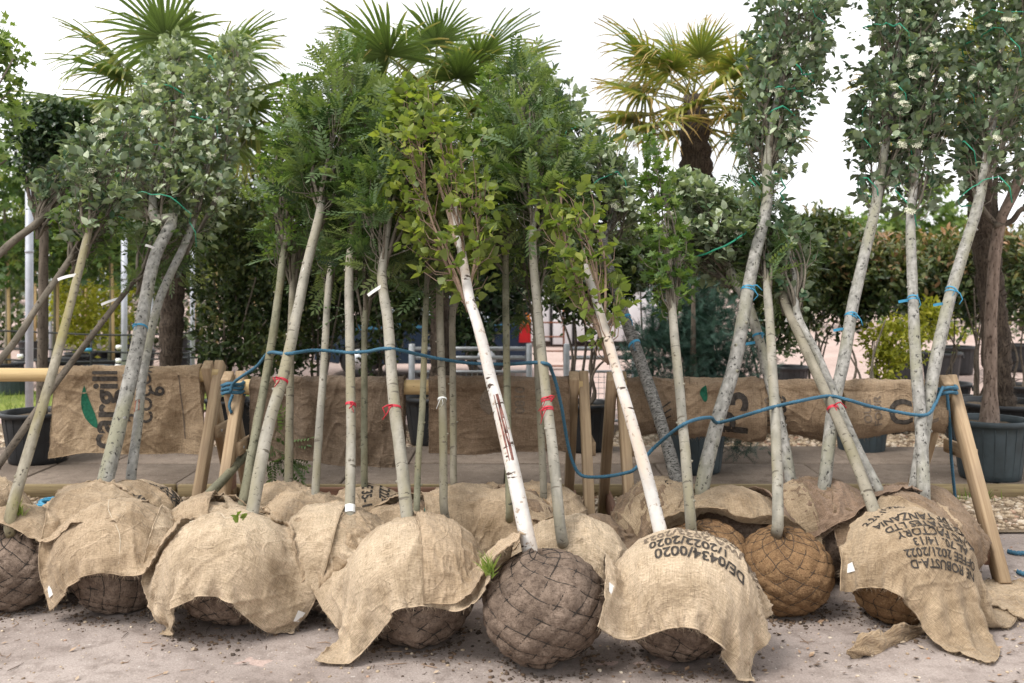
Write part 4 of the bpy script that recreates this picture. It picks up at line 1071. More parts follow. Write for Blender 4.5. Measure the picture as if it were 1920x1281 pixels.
sack('S2', 'T2', 0.86, .80, (.0, -.06), -.15, TAN, 'tan sack with violet stripe and faded print at the foot of the thick whitebeam', prints=[('MUKAMBA', .036, (.13, .30), 195, 'faded'), ('EXPORT CO', .036, (.13, .345), 195, 'faded'), ('PRODUCE OF', .036, (.13, .39), 195, 'faded'), ('UGANDA 60 KG', .036, (.13, .435), 195, 'faded'), ('*line', .8, (-.12, .50), 10, 'violet'), ('*line', .8, (-.12, .525), 10, 'violet')])
sack('S30', 'T30', .95, .85, (.12, .0), .3, TAN, 'tan sack cut off by the left edge behind the netted ball')
sack('S13', 'T13', .70, .62, (.0, .0), .1, BROWN, 'dark sack gathered around the foot of the grey trunk behind the green printed one')
sack('S16', 'T16', .72, .66, (.0, .0), -.2, ORNG, 'orange tan sack peeking between the scarred birch and the crumpled heap')
sack('SG', None, .72, .55, (1965, 4.95, .035), .15, DULL, 'flat empty sack lying on the dirt at the right edge', folds=.9)

def solve():
    S = len(SK)
    X = np.zeros((S, NV, NU, 3)); du = np.zeros(S); dv = np.zeros(S); K = 7
    cc = np.full((S, K, 3), 1e3); cr = np.full((S, K, 3), .01)
    allb = [(id, c, r) for id, (c, r) in BALLS.items()]
    cen = [np.array(BALLS[q['ball']][0][:2]) + np.array(q['off'][:2]) if q['ball'] else np.array([(q['off'][0] - CX) * q['off'][1] / FPX, q['off'][1]]) for q in SK]
    lay = []
    for s in range(S):
        used = {lay[t] for t in range(s) if np.linalg.norm(cen[s] - cen[t]) < .85}
        k_ = 0
        while k_ in used: k_ += 1
        lay.append(k_)
    mxl = max(lay)
    for s, q in enumerate(SK):
        rg = np.random.default_rng(500 + s)
        u = np.linspace(-.5, .5, NU) * q['w']; v = np.linspace(-.5, .5, NV) * q['h']
        U, V_ = np.meshgrid(u, v)
        c_, s_ = math.cos(q['yaw']), math.sin(q['yaw'])
        du[s] = q['w'] / (NU - 1); dv[s] = q['h'] / (NV - 1)
        if q['ball']:
            c, r = BALLS[q['ball']]; ox, oy = q['off'][0] + c[0], q['off'][1] + c[1]; zt = c[2] + r * 1.03 + q['lift']
        else:
            px, D, hh = q['off']; ox, oy = (px - CX) * D / FPX, D; r = .2; zt = hh * 1.9 + .03; c = np.array([ox, oy, hh * .6])
        X[s, ..., 0] = ox + U * c_ - V_ * s_; X[s, ..., 1] = oy + U * s_ + V_ * c_
        X[s, ..., 2] = zt + .015 + .03 * vn(U * 7 + s, V_ * 7, s) + q['folds'] * (.10 * vn(U * 7, V_ * 7 + s, s + 2) + .06 * vn(U * 17, V_ * 13 + s, s + 3))
        if q['folds']:
            X[s, ..., 0] = ox + (X[s, ..., 0] - ox) * (1 - .12 * q['folds'])
        bl = sorted(allb, key=lambda b: np.hypot(b[1][0] - ox, b[1][1] - oy))
        kk = 0
        if not q['ball'] and q['off'][2] > .1:
            cc[s, 0] = (ox, oy, .10); cr[s, 0] = (.22, .20, .24)
            cc[s, 1] = (ox + .17, oy - .05, .08); cr[s, 1] = (.15, .15, .16); kk = 2
        for b in bl:
            if kk >= K or np.hypot(b[1][0] - ox, b[1][1] - oy) > .95: break
            g = .010 + q['lift'] * .5 + .0115 * (mxl - lay[s] if lay[s] < mxl else 0) * (1 if b[0] != q['ball'] else .6)
            if not q['ball'] and q['off'][2] < .1 : continue
            cc[s, kk] = b[1]; cr[s, kk] = (b[2] * 1.03 + g, b[2] * 1.03 + g, b[2] * .97 + g); kk += 1
    Xp = X.copy(); dt2 = 9.8 * (1 / 75) ** 2
    du4 = du[:, None, None]; dv4 = dv[:, None, None]; dg = np.sqrt(du ** 2 + dv ** 2)[:, None, None]
    def con(a, b, L0, k):
        d = b - a; l = np.sqrt((d * d).sum(-1)) + 1e-9
        c = (k * .5 * (l - L0) / l)[..., None] * d
        a += c; b -= c
    steps = 105
    for it in range(steps):
        Vv = (X - Xp) * (.965 if it < 95 else .85); Xp = X.copy(); X = X + Vv; X[..., 2] -= dt2
        for _ in range(6):
            for o in (0, 1):
                n = (NU - o) // 2; con(X[:, :, o:o + 2 * n:2], X[:, :, o + 1:o + 2 * n:2], du4, 1)
                n = (NV - o) // 2; con(X[:, o:o + 2 * n:2], X[:, o + 1:o + 2 * n:2], dv4, 1)
            for o in (0, 1):
                n = (NV - o) // 2
                con(X[:, o:o + 2 * n:2, :-1], X[:, o + 1:o + 2 * n:2, 1:], dg, .22)
                con(X[:, o:o + 2 * n:2, 1:], X[:, o + 1:o + 2 * n:2, :-1], dg, .22)
            for o in (0, 2):
                n = (NU - 2 - o) // 4 + 1
                for p_ in (0, 1):
                    m_ = len(range(o + p_, NU - 2, 4)); con(X[:, :, o + p_:o + p_ + 4 * m_:4][:, :, :m_], X[:, :, o + p_ + 2::4][:, :, :m_], 2 * du4, .13)
                    m_ = len(range(o + p_, NV - 2, 4)); con(X[:, o + p_::4][:, :m_], X[:, o + p_ + 2::4][:, :m_], 2 * dv4, .13)
        for kk in range(K):
            c = cc[:, kk][:, None, None]; r = cr[:, kk][:, None, None]
            q = (X - c) / r; d = np.sqrt((q * q).sum(-1)) + 1e-9
            ins = d < 1
            if ins.any():
                tgt = c + r * q / d[..., None]
                X = np.where(ins[..., None], tgt, X)
                mv = X - Xp; nn = q / r; nn = nn / (np.linalg.norm(nn, axis=-1, keepdims=True) + 1e-9)
                tang = mv - (mv * nn).sum(-1, keepdims=True) * nn
                X = np.where(ins[..., None], X - .75 * tang, X)
        g = X[..., 2] < .012
        X[..., 2] = np.where(g, .012, X[..., 2])
        mv = X - Xp; mv[..., 2] = 0
        X = np.where(g[..., None], X - .8 * mv, X)
    return X

CRM = 0.5 * np.array([[0, 2, 0, 0], [-1, 0, 1, 0], [2, -5, 4, -1], [-1, 3, -3, 1]])
def surf(G, fu, fv):
    """bicubic point on grid G (nv, nu, 3) at fractional places"""
    nv, nu = G.shape[:2]
    fu = np.clip(fu, 0, nu - 1.0001); fv = np.clip(fv, 0, nv - 1.0001)
    iu = fu.astype(int); iv = fv.astype(int); a = fu - iu; b = fv - iv
    wu = np.stack([np.ones_like(a), a, a * a, a ** 3], -1) @ CRM; wv = np.stack([np.ones_like(b), b, b * b, b ** 3], -1) @ CRM
    out = 0
    for i in range(4):
        for j in range(4):
            out = out + (wv[..., i] * wu[..., j])[..., None] * G[np.clip(iv + i - 1, 0, nv - 1), np.clip(iu + j - 1, 0, nu - 1)]
    return out
def surf_n(G, fu, fv, out=None):
    e = .08
    n = np.cross(surf(G, fu + e, fv) - surf(G, fu - e, fv), surf(G, fu, fv + e) - surf(G, fu, fv - e))
    return nrm(n)

TXT = {}
def text_mesh(body, size, bold=.0):
    k = (body, size)
    if k in TXT: return TXT[k]
    if body == '*line':
        V = np.array([(x, y, 0) for y in (-.004, .004) for x in np.linspace(-size / 2, size / 2, 70)])
        i = np.arange(69); F = [tuple(r) for r in np.stack([i, i + 1, i + 71, i + 70], 1)]
        TXT[k] = (V[:, :2], F); return TXT[k]
    if body.startswith('*leaf'):
        u = np.linspace(0, 1, 16); wd = (.11 if 'blade' in body else .22) * np.sin(math.pi * u ** .8) ** .8; cy = .16 * np.sin(u * 2.4)
        rows = 5
        V = np.array([(u_, c_ + w_ * q) for q in np.linspace(-1, 1, rows) for u_, c_, w_ in zip(u, cy, wd)]) * size - np.array([size / 2, 0])
        F = [(r * 16 + i, r * 16 + i + 1, r * 16 + i + 17, r * 16 + i + 16) for r in range(rows - 1) for i in range(15)]
        TXT[k] = (V, F); return TXT[k]
    cu = bpy.data.curves.new('text', 'FONT'); cu.body = body; cu.size = size * 1.38; cu.align_x = 'CENTER'; cu.resolution_u = 3; cu.offset = size * (.022 + bold)
    ob = bpy.data.objects.new('text', cu); COL.objects.link(ob)
    dg_ = bpy.context.evaluated_depsgraph_get(); dg_.update()
    me = bpy.data.meshes.new_from_object(ob.evaluated_get(dg_))
    bpy.data.objects.remove(ob); bpy.data.curves.remove(cu)
    bm = bmesh.new(); bm.from_mesh(me); bpy.data.meshes.remove(me)
    bmesh.ops.triangulate(bm, faces=bm.faces[:])
    if len(bm.verts):
        xs = [v.co.x for v in bm.verts]; ys = [v.co.y for v in bm.verts]
        for ax, lo, hi in ((0, min(xs), max(xs)), (1, min(ys), max(ys))):
            c = lo + .012
            while c < hi:
                co = [0, 0, 0]; no = [0, 0, 0]; co[ax] = c; no[ax] = 1
                bmesh.ops.bisect_plane(bm, geom=bm.verts[:] + bm.edges[:] + bm.faces[:], plane_co=co, plane_no=no)
                c += .012
    bm.verts.index_update()
    V = np.array([v.co[:2] for v in bm.verts]).reshape(-1, 2); F = [tuple(v.index for v in f.verts) for f in bm.faces]; bm.free()
    TXT[k] = (V - np.array([0, size * .36]), F); return TXT[k]
INKS = {'ink': M_INK, 'faded': M_INKF, 'green': M_INKG, 'teal': M_INKT, 'violet': M_INKV}
def do_prints(o, G, wd, ht, prints, seed, amp):
    nv, nu = G.shape[:2]
    for body, size, (cu_, cv_), rot, ink in prints:
        V, F = text_mesh(body, size, .012 if ink == 'ink' else 0)
        if not len(V): continue
        a = R_(rot); V = V @ np.array([[math.cos(a), math.sin(a)], [-math.sin(a), math.cos(a)]]) + np.array([cu_, cv_])
        fu = (V[:, 0] / wd + .5) * (nu - 1); fv = V[:, 1] / ht * (nv - 1)
        ok = (fu > .2) & (fu < nu - 1.2) & (fv > .2) & (fv < nv - 1.2)
        n_ = surf_n(G, fu, fv); p = surf(G, fu, fv) + n_ * (.0034 + wrinkle(fu, fv, seed, amp))[:, None]
        mb = MB()
        F = [f for f in F if all(ok[i] for i in f)]
        fl = [np.array([f for f in F if len(f) == k]) for k in (3, 4, 5, 6)]
        fl = [f for f in fl if len(f)]
        if fl:
            mb.add(p, fl, tc=np.c_[V, V[:, 0] * 0]); mb.build('printed_mark' if body[0] == '*' else 'lettering', INKS[ink], o)

def wrinkle(FU, FV, seed, amp=1.0):
    wr = .011 * vn(FU * .35 + seed, FV * .35, seed) + .0045 * vn(FU * .9 + FV * .5, FV * .28 - FU * .2, seed + 5) + .002 * vn(FU * 1.6, FV * 1.6 + seed, seed + 2)
    an = seed * 1.9; ca, sa = math.cos(an), math.sin(an)
    for q_, (fa, fb, am) in enumerate(((.10, .42, .012), (.22, .62, .0055), (.5, .9, .003))):
        xa, xb = FU * ca + FV * sa, FV * ca - FU * sa
        rd_ = 1 - 2 * np.abs(vn(xa * fa + seed + .8 * vn(xb * .2, xa * .2, seed + 3), xb * fb + q_ * 7, seed + 20 + q_)) * 2
        wr = wr + am * np.clip(rd_, 0, 1) ** 4 * (.35 + vn(FU * .12 + seed, FV * .12, seed + 31) + .5)
        ca, sa = math.cos(an + 1.3 + q_), math.sin(an + 1.3 + q_)
    return wr * amp

def cloth_object(name, G, wd, ht, tint, label, cat, group, seed, prints=(), up=3, frays=True, amp=1.0):
    nv, nu = G.shape[:2]
    Nu, Nv = (nu - 1) * up + 1, (nv - 1) * up + 1
    FU, FV = np.meshgrid(np.linspace(0, nu - 1, Nu), np.linspace(0, nv - 1, Nv))
    S_ = surf(G, FU, FV); n_ = surf_n(G, FU, FV)
    wr = wrinkle(FU, FV, seed, amp)
    S_ = S_ + n_ * wr[..., None]
    org = G.reshape(-1, 3).mean(0); org[2] = G[..., 2].min()
    mb = MB()
    i = np.arange(Nv - 1)[:, None] * Nu + np.arange(Nu - 1)[None]
    F = np.stack([i, i + 1, i + Nu + 1, i + Nu], -1).reshape(-1, 4)
    tc = np.stack([FU / (nu - 1) * wd + seed * 1.37, FV / (nv - 1) * ht + seed * .71, FU * 0], -1)
    mb.add(S_.reshape(-1, 3), F, tc=tc)
    o = mb.build(name, M_CLOTH, None, origin=tuple(org))
    o.color = (*[c * 1.0 for c in tint], 1)
    tag(o, label, cat, group)
    rg = np.random.default_rng(900 + seed)
    # rolled hem, and fibres along the raw edges
    ring = np.vstack([S_[0], S_[1:, -1], S_[-1, -2::-1], S_[-2:0:-1, 0]]); ring = np.vstack([ring, ring[:1]])
    rtc = np.vstack([tc[0], tc[1:, -1], tc[-1, -2::-1], tc[-2:0:-1, 0]])
    mb = MB(); tube(mb, ring, .0030 * (1 + .8 * vn(np.arange(len(ring)) * .5, np.zeros(len(ring)), seed)), 5, cap=False, wob=.3)
    h = mb.build('hem', M_CLOTH, o); h.color = (*[c * .97 for c in tint], 1)
    if frays:
        N = 900; j = rg.integers(0, len(ring) - 1, N); f = rg.random((N, 1)); p = ring[j] * (1 - f) + ring[j + 1] * f
        cen = surf(G, np.full(N, (nu - 1) / 2.0), np.full(N, (nv - 1) / 2.0)); d = nrm(p - cen) * .3 + np.array([0, 0, -.5]) + nrm(rg.normal(0, 1, (N, 3))) * .7
        mb = MB(); scatter(mb, np.array([(-.035, 0, 0), (.035, 0, 0), (.0, 1, .3)]), [np.array([(0, 1, 2)])], p, d, rg.normal(0, 1, (N, 3)), rg.uniform(.006, .034, N))
        fr = mb.build('frayed_fibres', M_CLOTH, o); fr.color = (*tint, 1); tag(fr, kind='stuff')
    do_prints(o, G, wd, ht, prints, seed, amp)
    return o

XS = solve()
SOBJ = {}
for s, q in enumerate(SK):
    SOBJ[q['id']] = cloth_object('burlap_sack', XS[s], q['w'], q['h'], q['tint'], q['label'], 'sack', 'burlap sacks over the root balls', s + 1, q['prints'], amp=1.0 if q['id'] in ('S5', 'S10', 'S18', 'S24', 'S29', 'S10b', 'S9', 'S7', 'S3') else 2.2 if q['id'] == 'SX' else 1.35)

# ------------------------------------------------------------------ sacks hung over the rails
def rail_sack(rk, px0, px1, front, back, tint, label, prints=(), roll=0.0, seed=0, wavy=.06, skew=(0, 0)):
    A, B = RACKS[rk]
    def atpx(px):
        # point on the rail line at a picture column
        lo, hi = 0.0, 1.0
        for _ in range(40):
            m = (lo + hi) / 2; q = A * (1 - m) + B * m
            if CX + q[0] * FPX / q[1] < px: lo = m
            else: hi = m
        return A * (1 - lo) + B * lo
    a, b = atpx(px0), atpx(px1); wd = np.linalg.norm(b - a); r = .056
    nu = max(10, int(wd / .022)); nb = 12
    nf, nk = max(8, int(front / .022)), max(6, int(back / .03))
    u = np.linspace(0, 1, nu)
    G = []
    def fold(s_, depth):
        return (.085 * vn(u * wd * 5 + seed, u * 0 + s_ * 1.5, seed) + .030 * vn(u * wd * 10 + s_ * 3 + seed, u * 0 + s_ * 4, seed + 4) + .012 * vn(u * wd * 26 - s_ * 9, s_ * 14 + u * 4, seed + 6)) * min(1, depth * 4 + .12)
    axis = nrm(b - a); back_dir = np.array([-axis[1], axis[0], 0])
    ht = front + math.pi * r + back
    edge = wavy * 2 * vn(u * wd * 3.2 + seed * 3.1, u * 0 + .5, seed + 7)
    for j in range(nf, 0, -1):
        dep = front * j / nf
        base = a + (b - a) * u[:, None]
        kx = (1 - 2 * u) * skew[0] * (j / nf)
        yo = r + fold(dep, dep)
        zz = -dep * (1 + edge / front * (j / nf))
        if roll:
            # lower edge curls back under
            f = j / nf; zz = zz + roll * max(0, f - .7) ** 2 * 3; yo = yo + .045 * math.sin(math.pi * f) - roll * .9 * max(0, f - .62)
        G.append(base - back_dir * np.atleast_1d(yo)[:, None] + np.array([0, 0, 1.0]) * np.atleast_1d(zz + 0 * u)[:, None] + axis * kx[:, None])
    for j in range(nb + 1):
        th = math.pi * j / nb; rr = r + .016 * vn(u * wd * 8, u * 0 + th, seed) + .004
        base = a + (b - a) * u[:, None]
        G.append(base + (-np.cos(th) * rr)[:, None] * back_dir + (np.sin(th) * rr)[:, None] * np.array([0, 0, 1.0]))
    for j in range(1, nk + 1):
        dep = back * j / nk; base = a + (b - a) * u[:, None]
        G.append(base + back_dir * (r + fold(dep + 3, dep))[:, None] + np.array([0, 0, -1.0]) * (dep + edge * j / nk)[:, None])
    G = np.array(G)
    return cloth_object('burlap_sack', G, wd, ht, tint, label, 'sack', 'burlap sacks hung over the log rails', 40 + seed, prints, up=3, amp=.8)
rail_sack(0, 112, 378, .50, .42, (.40, .31, .22), 'tan sack printed with a green leaf hung over the left log rail', prints=[
    ('cargill', .165, (-.13, .29), 90, 'ink'), ('*leafblade', .30, (-.215, .30), 104, 'green'), ('COCOA', .080, (.128, .40), 90, 'ink'), ('6', .10, (.20, .40), 90, 'ink'), ('*line', .42, (.34, .30), 90, 'faded'), ('2', .09, (.05, .23), 90, 'ink')], seed=1, wavy=.10, skew=(-.05, 0))
rail_sack(1, 473, 758, .43, .40, (.20, .155, .12), 'dark brown sack hung left on the middle log rail', seed=2, wavy=.07)
rail_sack(1, 806, 1066, .38, .34, (.255, .19, .14), 'brown sack hung right on the middle log rail behind the scarred birch', prints=[('*leaf', .15, (-.06, .30), 90, 'faded'), ('0810', .06, (.13, .31), 90, 'faded')], seed=3, wavy=.05)
rail_sack(2, 1176, 1292, .31, .28, (.22, .165, .12), 'dark crumpled sack at the left end of the right log rail', seed=4, roll=.10, prints=[('*line', .12, (.02, .12), 35, 'ink'), ('*line', .12, (.02, .16), 35, 'ink'), ('*line', .12, (.02, .20), 35, 'ink')])
rail_sack(2, 1284, 1432, .30, .28, (.36, .275, .20), 'rolled sack with big P3 print behind the tall blue ribboned whitebeam', seed=5, roll=.12, prints=[('P3', .17, (.06, .17), 90, 'ink'), ('*leaf', .10, (-.11, .27), 80, 'green'), ('*leaf', .08, (.02, .30), 80, 'ink')])
rail_sack(2, 1424, 1562, .30, .28, (.35, .265, .19), 'rolled sack with worn round print near the middle of the right rail', seed=6, roll=.12, prints=[('0000', .075, (-.10, .16), 90, 'ink'), ('0000', .06, (-.16, .17), 90, 'faded')])
rail_sack(2, 1578, 1768, .30, .28, (.37, .285, .205), 'rolled sack with two big letters C at the right end of the rail', seed=7, roll=.12, prints=[('C', .145, (.02, .16), 0, 'ink'), ('C', .135, (.17, .165), 0, 'faded'), ('FOUR', .045, (-.10, .185), 90, 'faded'), ('OUE', .045, (-.16, .185), 90, 'faded')])
# ------------------------------------------------------------------ pots
def pot(name, label, cx, cy, r, h, m=M_PLASTIC, z=0.0, handles=True, group='large black nursery pots', root=None):
    own = root is None
    if own: root = thing(name, label, 'plant pot', (cx, cy, z), group)
    mb = MB(); rb = r * .78
    prof = [(rb * .2, .004), (rb * .94, 0), (rb, .012)]
    for i in range(1, 9):
        f = i / 9; prof.append((rb + (r * .955 - rb) * f, h * (.02 + .87 * f)))
    prof += [(r * .955, h * .90), (r * 1.0, h * .905), (r * 1.025, h * .93), (r * 1.03, h * .985), (r * 1.0, h * 1.0), (r * .95, h * .99), (r * .93, h * .90), (r * .90, h * .80)]
    lathe(mb, prof, (cx, cy, z), 40)
    for k in range(20):
        a = k * math.pi / 10
        tube(mb, [(cx + rb * 1.003 * math.cos(a), cy + rb * 1.003 * math.sin(a), z + .03), (cx + r * .957 * math.cos(a), cy + r * .957 * math.sin(a), z + h * .88)], .004, 4, cap=False)
    mb.build('pot_body' if not own else 'body', m, root)
    if handles:
        mb = MB()
        for a in (-.5, 2.6):
            tube(mb, [(cx + r * math.cos(a + d) * 1.03, cy + r * math.sin(a + d) * 1.03, z + h * .93 - .05 * math.cos(d * 9)) for d in np.linspace(-.17, .17, 7)], .010, 6)
        mb.build('handle', m, root)
    mb = MB(); a = np.linspace(0, 6.2832, 28, endpoint=False)
    V = [(cx, cy, z + h * .87)] + [(cx + r * .93 * q * math.cos(t), cy + r * .93 * q * math.sin(t), z + h * .86 + .02 * rng.random()) for q in (.5, 1.0) for t in a]
    j = np.arange(28)
    mb.add(np.array(V), [np.array([(0, 1 + k, 1 + (k + 1) % 28) for k in range(28)]), np.stack([1 + j, 29 + j, 29 + (j + 1) % 28, 1 + (j + 1) % 28], 1)])
    mb.build('soil', M_SOIL, root)
    return root

def foliage(root, blobs, n, tpl, lm, size, tone0=.4, tvar=.22, name='crown', updir=.3, per=5, seed=0, toptone=.25, shell=.35):
    rg = np.random.default_rng(3000 + seed)
    vol = np.array([b[3] * b[4] * b[5] for b in blobs]) ** (2 / 3.); vol = vol / vol.sum()
    mb = MB()
    nr = n // per
    bi = rg.choice(len(blobs), nr, p=vol); B = np.array(blobs)[bi]
    d = nrm(rg.normal(0, 1, (nr, 3)))
    az = np.arctan2(d[:, 1], d[:, 0])
    lump = 1 + .6 * vn(az * 1.7 + bi * 3.1, d[:, 2] * 3 + seed, seed + 2) + .35 * vn(az * 5, d[:, 2] * 8 + bi, seed + 5)
    rad = (shell + (1 - shell) * rg.random(nr) ** .5) * lump
    q = B[:, :3] + d * B[:, 3:6] * rad[:, None]
    N = nr * per; qi = np.repeat(np.arange(nr), per)
    dd = nrm(d[qi] * .5 + nrm(rg.normal(0, 1, (N, 3))) + np.array([0, 0, updir]))
    nn = nrm(d[qi] * .5 + np.array([0, 0, .7]) + rg.normal(0, .45, (N, 3)))
    pos = q[qi] + rg.normal(0, 1, (N, 3)) * size * .45
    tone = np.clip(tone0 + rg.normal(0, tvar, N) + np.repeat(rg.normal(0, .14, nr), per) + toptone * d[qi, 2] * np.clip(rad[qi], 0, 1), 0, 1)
    ok = pos[:, 2] > .02
    tv, tf = TPL[tpl] if isinstance(tpl, str) else tpl
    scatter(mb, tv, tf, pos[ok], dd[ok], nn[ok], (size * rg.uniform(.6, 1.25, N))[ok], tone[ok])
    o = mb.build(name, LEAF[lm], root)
    return tag(o, kind='stuff')

def stems(root, base, tips, r0, r1, m, name='stem', seed=0, each=True):
    rg = np.random.default_rng(4000 + seed)
    mb = MB()
    for i, tp in enumerate(tips):
        b = np.array(base) + np.array([rg.uniform(-.05, .05), rg.uniform(-.05, .05), 0]); tp = np.array(tp, float)
        mid = b * .5 + tp * .5 + np.array([(tp[0] - b[0]) * -.15 + rg.normal(0, .05), rg.normal(0, .05), .04])
        q = b * .78 + tp * .22 + np.array([(tp[0] - b[0]) * .12, 0, 0])
        if each: mb = MB()
        tube(mb, smooth_path([b, q, mid, tp], 14), np.linspace(r0, r1, 14), 8, wob=.08, seed=i)
        if each: mb.build(name, m, root)
    if not each: mb.build(name, m, root)

def px3(px, py, D): return P(px, py, D)
def blobpx(px, py, D, rx, rz, ry=None):
    c = P(px, py, D); s = D / FPX
    return (c[0], c[1], c[2], rx * s, (ry if ry else rx) * s, rz * s)

# ------------------------------------------------------------------ palms
def frond_mesh(v, dry):
    rg = np.random.default_rng(60 + v)
    mb = MB(); nseg = 40; Lp = .55
    pet = smooth_path([(0, 0, 0), (0, Lp * .5, .02), (0, Lp, -.02)], 6)
    tube(mb, pet, np.linspace(.012, .007, 6), 5, tone=.75)
    hub = pet[-1]
    droop = rg.uniform(.45, 1.15)
    for i in range(nseg):
        a = -2.3 + 4.6 * i / (nseg - 1) + rg.normal(0, .02)
        ln = .66 * (1 - .16 * abs(a) / 2.3) * rg.uniform(.86, 1.06)
        d = np.array([math.sin(a), math.cos(a), 0])
        u = np.array([0, .3, .62, .84, 1.0])
        cup = .10 * math.cos(a)
        bent = rg.random() < .45; dr = droop * rg.uniform(.5, 1.5) * (1.7 if bent else .7)
        c = hub + (u * ln)[:, None] * d * (1 - .12 * (u ** 3)[:, None] * dr) + np.stack([0 * u, 0 * u, cup * u - .42 * dr * np.clip(u - .38, 0, 1) ** 1.7], 1)
        s = np.array([math.cos(a), -math.sin(a), 0])
        hw = np.array([.0035, .0140, .0135, .0085, .001]) * rg.uniform(.85, 1.1)
        k = mb.n; V = np.vstack([c - s * hw[:, None] + np.array([0, 0, .006]), c + np.array([0, 0, -.004]), c + s * hw[:, None] + np.array([0, 0, .006])])
        j = np.arange(4)
        tn = np.clip((.38 if dry else .22) + rg.normal(0, .10) + .42 * (u > .8) + (.28 * u if dry else .12 * u) + .15 * abs(a) / 2.3, 0, 1)
        mb.add(V, np.vstack([np.stack([j, j + 1, j + 6, j + 5], 1), np.stack([j + 5, j + 6, j + 11, j + 10], 1)]), tone=np.tile(tn, 3))
    me = mb.mesh('frond'); me.materials.append(LEAF['palmdry' if dry else 'palm']); return me
FR = {(v, d): frond_mesh(v, d) for v in range(6) for d in (False, True)}

def palm(label, crown_px, D, base_xy, trunk_w, nf, scale, dry, seed, z0=.45, lean=None, skirt=True, spread=(.12, 2.0)):
    rg = np.random.default_rng(seed)
    c = P(*crown_px, D)
    root = thing('fan_palm', label, 'palm', (base_xy[0], base_xy[1], 0), 'fan palms behind the leaning trees')
    mb = MB(); b = np.array([base_xy[0], base_xy[1], z0 - .1])
    path_ = smooth_path([b, b * .5 + c * .5 + np.array([.02, 0, 0]), c], 60)
    w_ = trunk_w / 2 * D / FPX
    rad = w_ * (1 + .12 * np.sin(np.arange(60) * 2.1) * rg.uniform(.3, 1, 60)); rad[-8:] *= np.linspace(1, .55, 8)
    tube(mb, path_, rad, 18, wob=.14, seed=seed); mb.build('trunk', BARK['shaggy'], root)
    # fibres and old leaf bases
    N = 1500; k = rg.integers(1, 58, N); a = rg.uniform(0, 6.28, N)
    o = np.stack([np.cos(a), np.sin(a), 0 * a], 1); p = path_[k] + o * rad[k][:, None] * .95 + np.stack([0 * a, 0 * a, rg.uniform(-.03, .03, N)], 1)
    mb = MB(); scatter(mb, np.array([(-.05, 0, 0), (.05, 0, 0), (0, 1, .1)]), [np.array([(0, 1, 2)])], p, o * .45 + np.array([0, 0, .6]) * rg.choice([-1, 1], N)[:, None] + rg.normal(0, .3, (N, 3)), o, rg.uniform(.04, .12, N))
    tag(mb.build('trunk_fibres', BARK['shaggy'], root), kind='stuff')
    for i in range(nf):
        f = i / (nf - 1); az = i * 2.399 + rg.uniform(-.2, .2); th = spread[0] + (spread[1] - spread[0]) * f ** .5 + rg.uniform(-.12, .12)
        d = np.array([math.sin(th) * math.cos(az), math.sin(th) * math.sin(az), math.cos(th)])
        n = nrm(np.array([-math.cos(th) * math.cos(az), -math.cos(th) * math.sin(az), math.sin(th)]) + rg.normal(0, .22, 3))
        put(FR[(int(rg.integers(0, 6)), dry)], 'frond', root, c + np.array([0, 0, -.16 * f]) + d * .03, d, n, scale * rg.uniform(.85, 1.12) * (.66 + .50 * min(1, th)))
    return root
def potted(root, cx, cy, r, h, m=M_PLASTIC, z=0.0):
    return pot(None, None, cx, cy, r, h, m, z, root=root)

# palm left, middle, two right
def gx(px, D): return (px - CX) * D / FPX
p = palm('fan palm at left with drooping fronds behind the thick whitebeam', (330, 178), 9.5, (gx(316, 9.5), 9.5), 42, 20, 1.02, False, 11); potted(p, gx(316, 9.5), 9.5, .30, .42, z=.03)
p = palm('fan palm in the middle towering behind the rowans and the birch', (812, 172), 9.4, (gx(826, 9.4), 9.4), 36, 24, .92, False, 12); potted(p, gx(826, 9.4), 9.4, .36, .46, z=.03)
p = palm('yellowish fan palm alone against the sky right of centre', (1300, 178), 9.6, (gx(1312, 9.6), 9.6), 58, 22, .84, True, 13, spread=(.1, 1.9)); potted(p, gx(1312, 9.6), 9.6, .30, .40, z=.03)
p = palm('fan palm with hairy dark trunk at the right edge', (1812, 150), 8.6, (gx(1880, 8.6), 8.6), 50, 18, .80, True, 14); potted(p, gx(1880, 8.6), 8.6, .38, .44, z=.09)

# pots and the plants in them -------------------------------------------------
# clipped dark tree in the left pot
D = 8.15; r_ = thing('clipped_tree', 'dark round clipped tree on a forked trunk in the left black pot', 'tree', (gx(72, D), D, .09))
potted(r_, gx(72, D), D, .285, .42, z=.09)
mb = MB(); tube(mb, smooth_path([P(78, 790, D), P(80, 640, D), P(82, 470, D), P(84, 420, D)], 20), np.linspace(.045, .034, 20), 10, wob=.06); mb.build('trunk', BARK['dark'], r_)
stems(r_, P(84, 425, D), [P(50, 330, D), P(75, 300, D), P(110, 300, D - .1), P(130, 320, D + .1), P(64, 290, D + .2)], .024, .010, BARK['dark'], 'limb', 1)
foliage(r_, [blobpx(68, 262, D, 52, 68), blobpx(118, 258, D, 66, 62), blobpx(95, 235, D, 68, 44), blobpx(158, 262, D, 34, 44)], 5200, 'bushy', 'dark', .055, .45, seed=1, toptone=.3)

